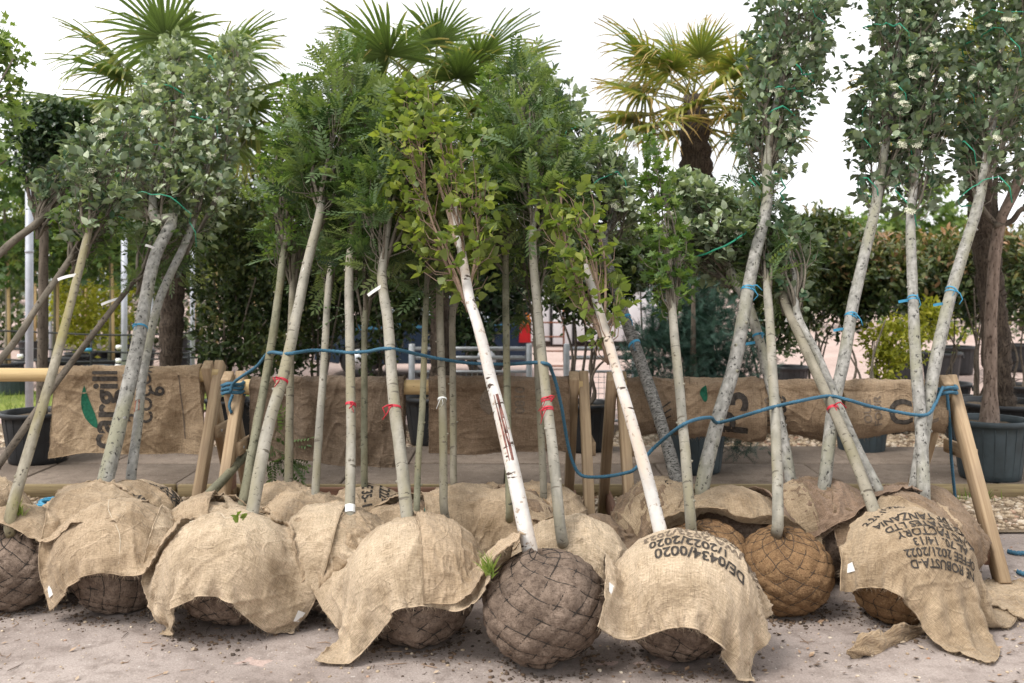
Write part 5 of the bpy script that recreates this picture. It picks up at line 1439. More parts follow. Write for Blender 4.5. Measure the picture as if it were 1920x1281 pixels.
# maple at the left edge, hanging in from outside
D = 6.6; r_ = thing('maple_tree', 'bright green young maple reaching in at the left edge', 'tree', (gx(-110, D), D, 0))
mb = MB(); tube(mb, smooth_path([(gx(-110, D), D, 0), P(-90, 620, D), P(-60, 330, D), P(-50, 60, D)], 24), np.linspace(.045, .02, 24), 10, wob=.06); mb.build('trunk', BARK['branch'], r_)
stems(r_, P(-70, 400, D), [P(20, 170, D), P(25, 110, D - .1), P(12, 300, D), P(-10, 60, D)], .016, .005, BARK['branch'], 'limb', 2)
foliage(r_, [blobpx(8, 130, D, 42, 60), blobpx(22, 215, D, 36, 30), blobpx(-10, 265, D, 34, 40), blobpx(-40, 90, D, 60, 90)], 620, 'maple', 'maple', .07, .7, seed=2)

# multi stemmed shrubs in pots: (pot px, D, radius, height, pot z, stems tips px, blobs, leaf, label)
def shrub(name, label, px, D, r, h, z, tips, blobs, n, tpl, lm, size, tone0=.4, m=M_PLASTIC, seed=0, bk='dark', r0=.016, group='potted shrubs behind the racks', toptone=.25, haspot=True):
    x = gx(px, D); rt = thing(name, label, 'shrub', (x, D, z), group)
    if haspot: potted(rt, x, D, r, h, m, z)
    if tips: stems(rt, (x, D, z + h * .8), [P(a, b, D + q) for a, b, q in tips], r0, r0 * .4, BARK[bk], 'stem', seed)
    if blobs: foliage(rt, [blobpx(*b) for b in blobs], n, tpl, lm, size, tone0, seed=seed + 20, toptone=toptone)
    return rt
shrub('multi_stem_shrub', 'dark multi stemmed shrub in the black pot between middle and right racks', 1092, 8.7, .265, .42, .09, [(1040, 560, 0), (1085, 520, .1), (1120, 540, -.1), (1150, 600, 0), (1060, 500, .2), (1135, 560, .2), (1175, 640, -.1)],
      [(1070, 490, 8.7, 70, 80), (1130, 500, 8.8, 70, 70), (1020, 500, 8.9, 50, 60), (1180, 480, 9, 60, 60), (1100, 570, 8.8, 60, 40)], 5000, 'bushy', 'shade', .07, .3, seed=3)
shrub('broadleaf_shrub', 'mixed dark green shrub behind the left pair of A-frames', 432, 9.6, .24, .40, .03, [(400, 520, 0), (440, 480, .2), (480, 520, 0), (420, 600, -.2), (500, 600, 0)],
      [(420, 520, 9.8, 60, 100), (490, 540, 9.9, 60, 110), (450, 420, 10, 70, 70), (410, 640, 9.6, 50, 60), (490, 660, 9.6, 45, 50), (530, 580, 10.2, 50, 70)], 7000, 'photinia', 'shade', .085, .42, seed=4)
shrub('broadleaf_shrub', 'dark evergreen shrub with russet leaves behind the spotted thin rowan', 590, 10.2, .26, .40, .03, [(560, 520, 0), (600, 500, .1), (640, 540, 0)],
      [(570, 500, 10.4, 60, 110), (640, 480, 10.5, 70, 90), (560, 640, 10.2, 42, 70), (610, 600, 10.6, 46, 60), (640, 560, 10.8, 60, 60)], 6500, 'photinia', 'shade', .08, .33, seed=5)
shrub('broadleaf_shrub', 'dark leafy shrub behind the stout red ribboned rowan', 715, 10.3, .24, .40, .03, [(700, 560, 0), (740, 540, .1), (690, 640, .1)],
      [(720, 500, 10.5, 60, 90), (745, 600, 10.4, 36, 70), (780, 470, 10.8, 60, 70), (690, 660, 10.3, 28, 40), (730, 560, 10.9, 60, 70), (800, 560, 10.9, 50, 70)], 5600, 'bushy', 'shade', .07, .3, seed=6)
shrub('broadleaf_shrub', 'dark glossy shrub seen behind the scarred birch above the mesh barrier', 890, 10.8, .26, .40, .03, [(870, 580, 0), (900, 560, .1), (920, 600, 0), (880, 640, 0)],
      [(880, 500, 10.9, 70, 90), (930, 520, 11, 60, 90), (980, 480, 11, 60, 60), (860, 590, 11, 50, 60), (960, 560, 11.2, 50, 50), (900, 630, 10.8, 40, 30)], 6200, 'bushy', 'dark', .08, .42, seed=7)
shrub('broadleaf_shrub', 'dark layered shrub filling the gap behind the tall blue ribboned whitebeam', 1430, 10.2, .26, .40, .03, [(1410, 560, 0), (1440, 540, .1), (1470, 600, 0), (1455, 640, 0)],
      [(1420, 500, 10.3, 70, 80), (1480, 540, 10.3, 56, 70), (1385, 470, 10.6, 60, 60), (1450, 610, 10.2, 44, 50)], 5200, 'photinia', 'shade', .085, .45, seed=17)
shrub('broadleaf_shrub', 'dark shrub behind the second birch and the dark barked whitebeam', 1215, 11.4, .26, .40, 0, [(1200, 520, 0), (1230, 500, .1), (1240, 560, 0)],
      [(1200, 470, 11.5, 70, 70), (1245, 510, 11.5, 56, 56), (1170, 500, 11.6, 50, 50)], 3200, 'photinia', 'shade', .085, .45, seed=18)
# fir in the blue grey pot
D = 7.75; r_ = thing('fir_tree', 'dense blue green fir in the blue grey pot behind the right rack', 'fir', (gx(1300, D), D, .09), None)
potted(r_, gx(1300, D), D, .265, .47, M_PLASTICB, .09)
V = []; F = []
for i in range(9):
    t_ = .08 + .1 * i
    for s in (-1, 1):
        k = len(V); V += [(0, t_, 0), (s * .22, t_ + .22, .05), (s * .02, t_ + .07, .02)]; F.append((k, k + 1, k + 2))
k = len(V); V += [(-.015, 0, 0), (.015, 0, 0), (0, 1, 0)]; F.append((k, k + 1, k + 2))
SPRIG = (np.array(V), [np.array(F)])
mb = MB(); tube(mb, [P(1300, 830, D), P(1300, 480, D)], [.035, .01], 8); mb.build('trunk', BARK['dark'], r_)
foliage(r_, [blobpx(1290, 690, D + .2, 120, 85), blobpx(1240, 650, D + .4, 60, 60), blobpx(1340, 640, D + .3, 90, 80), blobpx(1290, 590, D + .5, 80, 70), blobpx(1225, 745, D + .2, 50, 40), blobpx(1390, 700, D + .3, 60, 70), blobpx(1380, 800, D + .2, 50, 40)], 7000, SPRIG, 'fir', .10, .4, seed=8, updir=.1)

# photinia row at right
shrub('photinia_shrub', 'broad photinia with reddish tips in the blue grey pot under the right rack', 1615, 8.75, .245, .44, .05, [(1590, 660, 0), (1640, 640, .1), (1570, 600, 0), (1660, 600, .2)], [], 0, 'photinia', 'photinia', .1, m=M_PLASTICB, seed=9, bk='branch')
shrub('photinia_shrub', 'brown green photinia filling the gap left of the tall right leaning whitebeam', 1530, 10.8, .26, .42, 0, [(1500, 560, 0), (1540, 540, .2), (1580, 580, 0), (1555, 620, 0)],
      [(1500, 520, 10.9, 70, 90), (1560, 480, 11, 70, 80), (1590, 560, 10.8, 50, 70), (1520, 430, 11, 50, 40)], 4600, 'photinia', 'photinia', .10, .36, seed=10, bk='branch')
shrub('photinia_shrub', 'rounded photinia with pink young leaves right of the tall whitebeam', 1655, 10.6, .26, .42, 0, [(1640, 620, 0), (1660, 600, .2), (1690, 640, 0), (1625, 660, .1), (1668, 660, 0)],
      [(1650, 520, 10.7, 76, 74), (1600, 540, 10.8, 50, 60), (1690, 500, 10.9, 50, 60)], 4600, 'photinia', 'photinia', .10, .44, seed=11, bk='dark', toptone=.45)
shrub('photinia_shrub', 'photinia with flower heads between the two last leaning trunks', 1775, 11.2, .26, .42, 0, [(1760, 600, 0), (1790, 590, .2), (1810, 620, 0)],
      [(1770, 510, 11.2, 60, 74), (1820, 530, 11.3, 56, 70), (1740, 560, 11.2, 40, 50)], 4200, 'photinia', 'photinia', .10, .42, seed=12, bk='dark', toptone=.45)
shrub('photinia_shrub', 'photinia with pink tips at the right edge behind the hairy palm trunk', 1905, 11.0, .28, .42, 0, [(1890, 620, 0), (1920, 600, .2)],
      [(1915, 510, 11, 60, 90), (1960, 530, 11.3, 70, 80), (1860, 470, 11.4, 40, 50)], 3600, 'photinia', 'photinia', .10, .40, seed=13, bk='dark', toptone=.45)
shrub('yellow_shrub', 'lime yellow small leaved shrub between the right whitebeams', 1662, 10.0, .2, .34, .03, [(1650, 640, 0), (1680, 620, .1), (1640, 680, 0)],
      [(1662, 690, 10, 34, 34), (1690, 640, 10.1, 40, 50), (1650, 640, 10.1, 34, 36), (1740, 600, 10.4, 30, 40)], 2400, 'bushy', 'yellow', .055, .45, seed=14, bk='branch')
shrub('multi_stem_shrub', 'bare stemmed shrub in the rear pot left of the right edge trunk', 1832, 9.6, .36, .40, .03, [(1808, 560, 0), (1826, 540, .1), (1850, 560, 0), (1838, 600, -.1), (1870, 640, 0)],
      [], 0, 'bushy', 'shade', .07, seed=15, bk='dark')
# small tree with flaking trunk in the front right pot
D = 7.5; r_ = thing('bark_tree', 'tree with brown peeling trunk in the black pot nearest the right edge', 'tree', (gx(1856, D), D, .09))
potted(r_, gx(1856, D), D, .275, .45, M_PLASTICB, .09)
tr = smooth_path([P(1848, 815, D), P(1856, 780, D), P(1857, 650, D), P(1862, 520, D), P(1875, 420, D), P(1905, 350, D), P(1940, 260, D)], 30)
mb = MB(); tube(mb, tr, np.r_[np.linspace(.085, .05, 5), np.linspace(.05, .035, 25)], 14, wob=.12, seed=4); mb.build('trunk', bark('bark_flaking', (0.12, 0.085, 0.065), (0.30, 0.23, 0.185), (0.06, 0.04, 0.03), 40, .25, 60, .5, .57, .9), r_)
stems(r_, tr[20], [P(1800, 300, D), P(1850, 240, D + .2), P(1960, 380, D)], .026, .010, BARK['dark'], 'limb', 16)
foliage(r_, [blobpx(1930, 250, D, 60, 80), blobpx(1965, 380, D, 40, 60)], 500, 'bushy', 'dark', .07, .5, seed=16)

# ------------------------------------------------------------------ nursery beyond: posts, rows of potted trees
GP = 'galvanised posts of the nursery rows'
for px, top, D, wd, lb in [(55, 350, 10.9, 14, 'thick galvanised post at left standing before the lawn strip'), (233, 440, 13.4, 11, 'galvanised post just left of the thick whitebeam trunk'), (361, 450, 13.6, 9, 'galvanised post right of the left palm trunk'),
                      (95, 540, 17, 6, 'thin far post between the thick post and the lichened trunk'), (186, 520, 18, 6, 'thin far post behind the crossing of the two left trunks'), (285, 560, 18, 5, 'thin far post behind the thick whitebeam trunk'), (597, 530, 15, 6, 'thin post behind the spotted thin rowan')]:
    b = np.array([gx(px, D), D, 0]); t_ = thing('metal_post', lb, 'post', b, GP)
    mb = MB(); r = wd / 2 * D / FPX; h = CAMH - (top - HY) * D / FPX
    tube(mb, [b, b + np.array([0, 0, h])], r, 12); mb.build('shaft', M_GALVP, t_)
    mb = MB(); tube(mb, [b + np.array([0, 0, h]), b + np.array([0, 0, h + .02])], [r * 1.08, r * .7], 12); mb.build('cap', M_GALVP, t_)
    mb = MB(); tube(mb, [b + np.array([0, 0, h * .72]), b + np.array([0, 0, h * .72 + .03])], r * 1.12, 12); mb.build('clamp', M_GALVP, t_)
kinds = [('yellow green', 'willow', .5), ('mid green', 'maple', .4), ('dark green', 'shade', .5)]
spots = [(10, 14.5, 1, 'behind the thick post'), (100, 15.2, 0, 'left of the crossing trunks'), (152, 16.5, 0, 'above the crossing trunks'), (205, 15.0, 1, 'between the lichened and thick trunks'), (262, 17, 0, 'behind the thick whitebeam trunk'), (330, 15.8, 1, 'left of the third post'), (400, 16.8, 0, 'right of the left palm trunk'), (-50, 17, 0, 'at the left edge'), (470, 18.5, 2, 'behind the mixed shrub'), (560, 19.5, 2, 'behind the lichened rowan'), (60, 19.5, 0, 'in the far row at left'), (225, 20.5, 0, 'in the far row beside the post'), (360, 21, 0, 'in the far row by the palm')]
for i, (px, D, kd, where) in enumerate(spots):
    nm, lm, tn = kinds[kd]; x = gx(px, D); h = 3.3 + .5 * (i % 3) * .5
    t_ = thing('nursery_tree', f'{nm} potted nursery tree {where}', 'tree', (x, D, 0), 'potted trees in the nursery rows')
    potted(t_, x, D, .26, .36)
    mb = MB(); tube(mb, smooth_path([(x, D, .25), (x + .03, D, 1.2), (x - .02, D, h * .85)], 12), np.linspace(.035, .018, 12), 8); mb.build('trunk', BARK['green' if i % 2 else 'rowan'], t_)
    mb = MB(); tube(mb, [(x + .07, D - .02, .2), (x + .05 + .03 * (i % 3), D - .02, 1.9)], .022, 7); mb.build('stake', M_LOG, t_)
    foliage(t_, [(x, D, h * .78, .85, .8, .8), (x + .3, D, h * .58, .6, .6, .45), (x - .35, D + .1, h * .62, .6, .6, .5), (x, D, h * .95, .6, .6, .5)], 2100, 'long' if kd == 0 else 'maple', lm, .13, tn, seed=40 + i)
for j, (px, D, n, lb) in enumerate([(140, 16, 1300, 'yellow shrub glowing behind the lichened trunk'), (205, 17, 1100, 'yellow shrub lower right of the lichened trunk')]):
    t_ = thing('yellow_shrub', lb, 'shrub', (gx(px, D), D, 0), 'yellow shrubs in the nursery rows'); potted(t_, gx(px, D), D, .22, .34)
    foliage(t_, [blobpx(px, 570, D, 44, 60), blobpx(px + 15, 620, D, 36, 40)], n, 'bushy', 'yellow', .09, .5, seed=70 + j)
t_ = thing('hedge', 'low dark green hedge behind the nursery rows at left', 'hedge', (gx(230, 22.5), 22.5, 0))
foliage(t_, [blobpx(p_, 615, 22.5, 60, 52) for p_ in range(-60, 620, 75)] + [blobpx(p_, 520, 24, 70, 80) for p_ in range(-80, 620, 95)], 9000, 'bushy', 'shade', .16, .5, seed=66)
mb = MB()
for p_ in range(-60, 620, 75): tube(mb, [(gx(p_, 22.5), 22.5, 0), (gx(p_, 22.5) + .1, 22.5, 1.0)], [.04, .02], 6)
mb.build('stems', BARK['dark'], t_)
# pots in the row at left
for i, (px, D, where) in enumerate([(25, 13.6, 'at the left edge'), (128, 13.8, 'left of the lichened trunk'), (160, 13.6, 'where the two left trunks cross'), (182, 14.2, 'right of the trunk crossing'), (208, 13.7, 'left of the second post'), (252, 14, 'behind the thick whitebeam'), (332, 13.5, 'right of the palm trunk'), (374, 13.7, 'right of the third post')]):
    pot('plant_pot', f'black plant pot in the nursery row {where}', gx(px, D), D, .215, .34, M_PLASTICB if i % 3 == 0 else M_PLASTIC, 0, False, 'black pots in the nursery row')
mb = MB()
for k, (z, y) in enumerate(((.62, 13.2), (.86, 13.25), (.50, 13.3))):
    q = [(x, y, z + .03 * math.sin(x * 1.7 + k)) for x in np.linspace(-8.5, -3.2, 24)]
    tube(mb, q, .012, 6)
irr = thing('irrigation_line', 'black irrigation pipes with white fittings running along the nursery row', 'pipe', (-6, 13.25, 0))
mb.build('pipe', M_PIPE, irr)
for px, py in ((38, 668), (325 / 1.46, 651), (222, 676), (221, 687)):
    mb = MB(); c = P(px, py, 13.1); tube(mb, [c + np.array([-.03, 0, 0]), c + np.array([.03, 0, 0])], .028, 10); mb.build('fitting', M_WHITE, irr)
mb = MB(); c = P(163, 656, 13.1); tube(mb, [c + np.array([-.06, 0, 0]), c + np.array([.06, 0, 0])], .022, 10); mb.build('valve', M_BLUE, irr)
# uprights carrying the pipes down to the ground
mb = MB()
for x in (-8.2, -6.9, -5.6, -4.3, -3.3): tube(mb, [(x, 13.25, 0), (x, 13.25, .9)], .014, 6)
mb.build('pipe_stand', M_PIPE, irr)

# pots and plants out in the right yard
for i, (px, D, r, h, lb) in enumerate([(1765, 15.2, .30, .46, 'black pot out in the yard between the last two leaning trunks'), (1795, 16.5, .30, .46, 'second black pot out in the yard behind the rightmost trunk'), (1915, 17, .30, .46, 'black pot out in the yard at the right edge'), (1480, 13.5, .26, .40, 'black pot behind the pale upright trunks of the right rack'), (1695, 15.5, .28, .42, 'black pot in the yard behind the straight whitebeam')]):
    x = gx(px, D); t_ = thing('potted_bush', lb.replace('black pot', 'green bush in a black pot'), 'shrub', (x, D, 0), 'potted bushes out in the yard')
    potted(t_, x, D, r, h)
    foliage(t_, [(x, D, 1.05, .5, .5, .55), (x + .15, D, 1.5, .45, .45, .4), (x - .2, D, 1.4, .4, .4, .4)], 1500, 'bushy', ('yellow', 'maple', 'photinia', 'shade', 'maple')[i], .085, .45, seed=80 + i)

# ------------------------------------------------------------------ mesh barriers
def barrier(px0, px1, D, label, mid=True):
    a, b = gx(px0, D), gx(px1, D); t_ = thing('mesh_barrier', label, 'barrier', ((a + b) / 2, D, 0), 'galvanised mesh barriers behind the middle rack')
    h = CAMH - (652 - HY) * D / FPX
    for x in (a, b):
        mb = MB(); box(mb, (x, D, (h + .04) / 2), (.06, .06, h + .04), bev=.006); mb.build('post', M_GALV, t_)
        mb = MB(); box(mb, (x, D, .012), (.22, .3, .02)); mb.build('foot', M_GALV, t_)
    for z in (h - .01, h - .10, h - .24, .16):
        mb = MB(); tube(mb, [(a, D, z), (b, D, z)], .021 if z > h - .2 else .014, 10); mb.build('rail', M_GALV, t_)
    mb = MB(); top, bot = h - .24, .16
    for x in np.arange(a + .05, b - .03, .055): tube(mb, [(x, D + .012, bot), (x, D + .012, top)], .0028, 4, cap=False)
    for z in np.arange(bot + .05, top - .02, .055): tube(mb, [(a, D + .018, z), (b, D + .018, z)], .0028, 4, cap=False)
    mb.build('wire_mesh', M_GALV, t_)
barrier(772, 992, 9.95, 'galvanised mesh barrier behind the scarred birch')
barrier(1062, 1190, 10.0, 'shorter galvanised mesh barrier behind the second birch')

# ------------------------------------------------------------------ car
M_CARB = simple('car_paint_navy', (0.006, 0.016, 0.036), 0.25, vary=.05, spec=.6)
M_CARL = simple('car_paint_blue', (0.03, 0.12, 0.20), 0.3, vary=.05, spec=.6)
M_GLASS = simple('car_glass', (0.55, 0.62, 0.66), 0.08, vary=.02, spec=.9)
M_TYRE = simple('tyre_rubber', (0.018, 0.018, 0.018), 0.85)
M_LR = simple('lamp_red', (0.30, 0.012, 0.015), 0.3)
M_LO = simple('lamp_orange', (0.45, 0.13, 0.015), 0.3)
M_BLACK = simple('trim_black', (0.012, 0.012, 0.013), 0.5)
def car():
    D = 15.6; x0, x1 = gx(588, D), gx(992, D); cx = (x0 + x1) / 2; ln = x1 - x0; W = 1.7
    r = thing('parked_car', 'dark blue parked car behind the middle rack seen from its side', 'car', (cx, D + W / 2, 0))
    def prism(prof, y0, y1, inset, m, name, chamf=.05):
        pr = np.array(prof); k = len(pr); c = pr.mean(0)
        rings = []
        for y, s in ((y0, inset), (y0 + chamf, 0), (y1 - chamf, 0), (y1, inset)):
            q = c + (pr - c) * (1 - s); rings.append(np.c_[q[:, 0] + cx, np.full(k, y), q[:, 1]])
        V = np.vstack(rings); i = np.arange(3)[:, None] * k; j = np.arange(k)[None]
        F = np.stack([i + j, i + (j + 1) % k, i + k + (j + 1) % k, i + k + j], -1).reshape(-1, 4)
        mb = MB(); mb.add(V, [F, np.arange(k)[::-1][None], (np.arange(k) + 3 * k)[None]]); return mb.build(name, m, r, smooth=False)
    h = ln / 2
    body = [(-h, .30), (-h + .02, .62), (-h + .10, .76), (-h + .9, .88), (h - .10, .92), (h - .02, .80), (h, .45), (h - .05, .26)]
    for wx, in ((h - .68,), (-h + .70,)):
        body += [(wx + .34, .24)] + [(wx + .34 * math.cos(a), .27 + .36 * math.sin(a)) for a in np.linspace(.2, math.pi - .2, 7)] + [(wx - .34, .24)]
    prism(body, D, D + W, .03, M_CARB, 'body')
    roof = [(-h + .82, .87), (-h + 1.42, 1.42), (-h + 1.75, 1.50), (h - .75, 1.50), (h - .25, 1.30), (h - .12, .91)]
    prism(roof, D + .10, D + W - .10, .06, M_CARB, 'cabin')
    def panel(poly, y, m, name, th=.012):
        pr = np.array(poly); k = len(pr); V = np.vstack([np.c_[pr[:, 0] + cx, np.full(k, y), pr[:, 1]], np.c_[pr[:, 0] + cx, np.full(k, y - th), pr[:, 1]]])
        j = np.arange(k); mb = MB(); mb.add(V, [np.stack([j, (j + 1) % k, (j + 1) % k + k, j + k], 1), (np.arange(k) + k)[None], np.arange(k)[::-1][None]]); return mb.build(name, m, r, smooth=False)
    panel([(-h + .98, .93), (-h + 1.50, 1.39), (-h + 1.95, 1.42), (-h + 1.95, .93)], D + .10, M_GLASS, 'side_window')
    panel([(-h + 2.02, .93), (-h + 2.02, 1.42), (h - .85, 1.42), (h - .62, .93)], D + .10, M_GLASS, 'side_window')
    mb = MB(); a = np.array([cx - h + .80, D + .22, .885]); e = np.array([cx - h + 1.42, D + .32, 1.43]); dx = np.array([0, W - .44, 0]); dx2 = np.array([0, W - .64, 0]); o = np.array([-.02, 0, .02])
    mb.add(np.array([a + o, a + dx + o, e + dx2 + o, e + o, a, a + dx, e + dx2, e]), np.array([(0, 1, 2, 3), (0, 3, 7, 4), (1, 5, 6, 2)])); mb.build('windscreen', M_GLASS, r, smooth=False)
    panel([(-h + .12, .79), (-h + .9, .885), (h - .12, .90), (h - .12, .86), (-h + .15, .75)], D, M_CARL, 'waist_stripe', .010)
    for xs in (-h + 1.05, -h + 2.0, h - .7): panel([(xs, .30), (xs, .88), (xs + .012, .88), (xs + .012, .30)], D, M_BLACK, 'door_gap', .004)
    for xs in (-h + 1.8, -h + 2.75): panel([(xs, .72), (xs, .75), (xs + .16, .75), (xs + .16, .72)], D, M_BLACK, 'door_handle', .03)
    mb = MB(); box(mb, (cx - h + 1.12, D - .09, .98), (.16, .12, .12), bev=.02); mb.build('mirror', M_WHITE, r)
    for wx in (-h + .70, h - .68):
        for y in (D + .10, D + W - .10):
            mb = MB(); n = 24; a = np.linspace(0, 2 * math.pi, n + 1); tube(mb, np.c_[cx + wx + .22 * np.cos(a), np.full(n + 1, y), .31 + .22 * np.sin(a)], .09, 10, cap=False); wh = mb.build('wheel', M_TYRE, r)
            mb = MB(); tube(mb, [(cx + wx, y - .07, .31), (cx + wx, y + .07, .31)], [.17, .17], 18); mb.build('rim', M_GALV, wh)
    panel([(h - .16, .58), (h - .14, .86), (h + .03, .86), (h + .03, .58)], D + .01, M_LR, 'tail_lamp', .05)
    panel([(h - .14, .862), (h - .12, 1.05), (h + .01, 1.05), (h + .03, .862)], D + .01, M_LO, 'indicator_lamp', .05)
    panel([(-h + .0, .60), (-h + .04, .74), (-h + .22, .77), (-h + .22, .62)], D + .01, M_WHITE, 'headlamp', .03)
    mb = MB(); box(mb, (cx + h - .02, D + W / 2, .42), (.14, W - .1, .18), bev=.03); mb.build('bumper', M_BLACK, r)
car()

# sack truck in the far yard
D = 17.5; x = gx(1036, D); r_ = thing('hand_trolley', 'small rusty hand trolley standing in the far yard', 'trolley', (x, D, 0))
M_RUST = simple('rusty_steel', (0.20, 0.07, 0.035), 0.7, .2, vary=.4)
mb = MB()
for s in (-.2, .2): tube(mb, [(x + s, D, .12), (x + s, D + .1, .7), (x + s, D + .22, 1.1)], .018, 6)
for z in (.3, .55, .8): tube(mb, [(x - .2, D + .03 * z * 3, z), (x + .2, D + .03 * z * 3, z)], .014, 6)
mb.build('frame', M_RUST, r_)
mb = MB(); box(mb, (x, D - .10, .05), (.44, .22, .012)); mb.build('toe_plate', M_RUST, r_)
for s in (-.27, .27):
    mb = MB(); a = np.linspace(0, 6.2832, 17); tube(mb, np.c_[np.full(17, x + s), D + .06 + .10 * np.cos(a), .13 + .10 * np.sin(a)], .032, 8, cap=False); mb.build('wheel', M_TYRE, r_)

# white site cabin far behind
M_CAB = simple('cabin_panel_white', (0.66, 0.67, 0.70), 0.5, vary=.05, vscale=2)
D = 23.0; xa, xb = gx(985, D), gx(1262, D); H_ = 2.6
r_ = thing('site_cabin', 'white panelled site cabin far behind the second birch', 'cabin', ((xa + xb) / 2, D + 1.2, 0))
n = 6; pw = (xb - xa) / n
for k in range(n):
    if k == 1: continue
    mb = MB(); box(mb, (xa + pw * (k + .5), D, H_ / 2 + .08), (pw - .02, .05, H_ - .1), bev=.008); mb.build('panel', M_CAB, r_)
mb = MB(); box(mb, ((xa + xb) / 2, D + 1.25, H_ / 2 + .06), (xb - xa - .02, 2.38, H_ - .12)); mb.build('wall', M_CAB, r_)
mb = MB(); box(mb, ((xa + xb) / 2, D + 1.2, H_ + .08), (xb - xa + .2, 2.7, .12), bev=.02); mb.build('roof', M_GALVP, r_)
mb = MB(); box(mb, (xa + pw * 1.5, D - .01, 1.05), (pw - .12, .05, 2.0), bev=.01); d_ = mb.build('door', M_CAB, r_)
mb = MB(); tube(mb, [(xa + pw * 1.5 + pw * .3, D - .06, 1.0), (xa + pw * 1.5 + pw * .3, D - .06, 1.15)], .015, 6); mb.build('handle', M_BLACK, d_)
mb = MB()
for s in (-.045, .045): box(mb, (xa + pw * 1.5 + s * 0 + (pw / 2 - .03) * (1 if s > 0 else -1), D - .015, 1.1), (.05, .06, 2.15))
mb.build('door_frame', M_PIPE, r_)
mb = MB(); box(mb, (xa + pw * 4.5, D - .035, 1.55), (pw * .6, .02, .7)); mb.build('window', M_GLASS, r_)

# ------------------------------------------------------------------ far trees closing the horizon
for i, (px, D, hpx, wpx, lm, tn, where) in enumerate([(1590, 30, 405, 60, 'maple', .35, 'behind the pale sky gap left of the tall whitebeam'), (1715, 34, 330, 85, 'maple', .55, 'showing light green between the last whitebeams'), (1490, 32, 440, 70, 'shade', .55, 'behind the photinias'), (1815, 36, 420, 70, 'willow', .4, 'at right behind the photinias'), (1920, 30, 440, 60, 'shade', .6, 'at the right edge'),
                               (430, 34, 400, 70, 'shade', .6, 'behind the left palm trunk'), (1180, 40, 440, 80, 'shade', .5, 'behind the white cabin'), (900, 42, 430, 110, 'shade', .45, 'behind the scarred birch'), (640, 38, 430, 100, 'shade', .5, 'behind the rowans')]):
    x = gx(px, D); zt = CAMH - (hpx - HY) * D / FPX; w_ = wpx * D / FPX
    t_ = thing('distant_tree', f'distant round crowned tree {where}', 'tree', (x, D, 0), 'distant trees on the horizon')
    mb = MB(); tube(mb, [(x, D, 0), (x + .05, D, zt * .6)], [.16, .08], 8); mb.build('trunk', BARK['dark'], t_)
    foliage(t_, [(x, D, zt * .7, w_, w_, zt * .28), (x + w_ * .5, D, zt * .58, w_ * .6, w_ * .6, zt * .2), (x - w_ * .5, D, zt * .55, w_ * .6, w_ * .6, zt * .2)], 1700, 'maple', lm, .30, tn, seed=120 + i)
mb = MB(); N = 9000; rg = np.random.default_rng(5)
x = rg.uniform(-55, 55, N); y = rg.uniform(56, 66, N); top = 3.4 + 2.4 * vn(x * .35, x * 0, 3) + 1.4 * vn(x * 1.2, x * 0, 4)
z = top * rg.random(N) ** .7
scatter(mb, *TPL['maple'], np.stack([x, y, z], 1), rg.normal(0, 1, (N, 3)), np.stack([rg.normal(0, .5, N), rg.normal(-.6, .4, N), rg.normal(.6, .4, N)], 1), rg.uniform(.5, 1.0, N), np.clip(.35 + .3 * vn(x * .8, z, 6) + rg.normal(0, .15, N), 0, 1))
tag(mb.build('far_wood', LEAF['shade']), 'far wood closing the view behind the nursery', kind='stuff')
# ------------------------------------------------------------------ blue rope along the trunks, knots and coil
def rope_at(id, py, dx=0, gap=.008):
    p, r, d = on_tree(id, py); q = p + np.array([0, -(r + gap), 0]); q[0] += dx; return q
rope = thing('blue_rope', 'thick blue rope strung along the trunks from the middle rack to the far right frame', 'rope', (0, 5.3, 0))
seg1 = [P(432, 735, 5.86), P(440, 716, 5.84), P(480, 688, 5.72), rope_at('T4', 668), rope_at('T5', 656), P(590, 657, 5.30), P(640, 660, 5.34), rope_at('T8', 659), P(690, 659, 5.25), rope_at('T10', 656), P(790, 666, 5.30), rope_at('T12', 676, gap=.02), P(880, 681, 5.62), P(950, 683, 5.60), rope_at('T17', 681), P(1036, 700, 5.20), P(1052, 760, 5.3), P(1064, 830, 5.45), P(1076, 872, 5.5), P(1092, 892, 5.5), P(1130, 894, 5.4), P(1172, 887, 5.28), P(1192, 878, 5.22), P(1228, 838, 5.2), rope_at('T20', 787, gap=.02), P(1330, 783, 5.2), rope_at('T21', 783), P(1420, 772, 5.1), rope_at('T23', 762), P(1500, 752, 5.1), rope_at('T24', 741), P(1590, 750, 5.2), P(1640, 764, 5.35), rope_at('T27', 772), rope_at('T28', 766, dx=.02), P(1757, 750, 5.55), P(1768, 726, 5.62)]
def rope_mesh(name, pts, root, r=.0086, n=None):
    p = np.array(pts); ln = np.linalg.norm(np.diff(p, axis=0), axis=1).sum(); n = n or int(ln / .010)
    s = smooth_path(p, n); mb = MB(); tube(mb, s, r, 12, lobes=3, twist=95.0); return mb.build(name, M_ROPE, root)
rope_mesh('strand', seg1, rope)
# knots round the A-frame tops
def wraps(c, n, r1, r2, pitch, root):
    a = np.linspace(0, 6.283 * n, 26 * n); pts = np.stack([c[0] + r1 * np.cos(a), c[1] + r2 * np.sin(a), c[2] + pitch * (a / 6.283 - n / 2) + .006 * np.sin(a * 3)], 1); return rope_mesh('knot', pts, root, .0105, len(a))
wraps(P(438, 728, 5.95), 3, .062, .085, .024, rope)
wraps(P(1770, 732, 5.72), 2, .062, .085, .026, rope)
rope_mesh('tail', [P(436, 740, 5.86), P(430, 760, 5.84), P(434, 775, 5.84)], rope)
rope_mesh('tail', [P(1776, 740, 5.64), P(1781, 800, 5.7), P(1783, 850, 5.8), P(1788, 905, 5.9), P(1791, 935, 5.95)], rope)
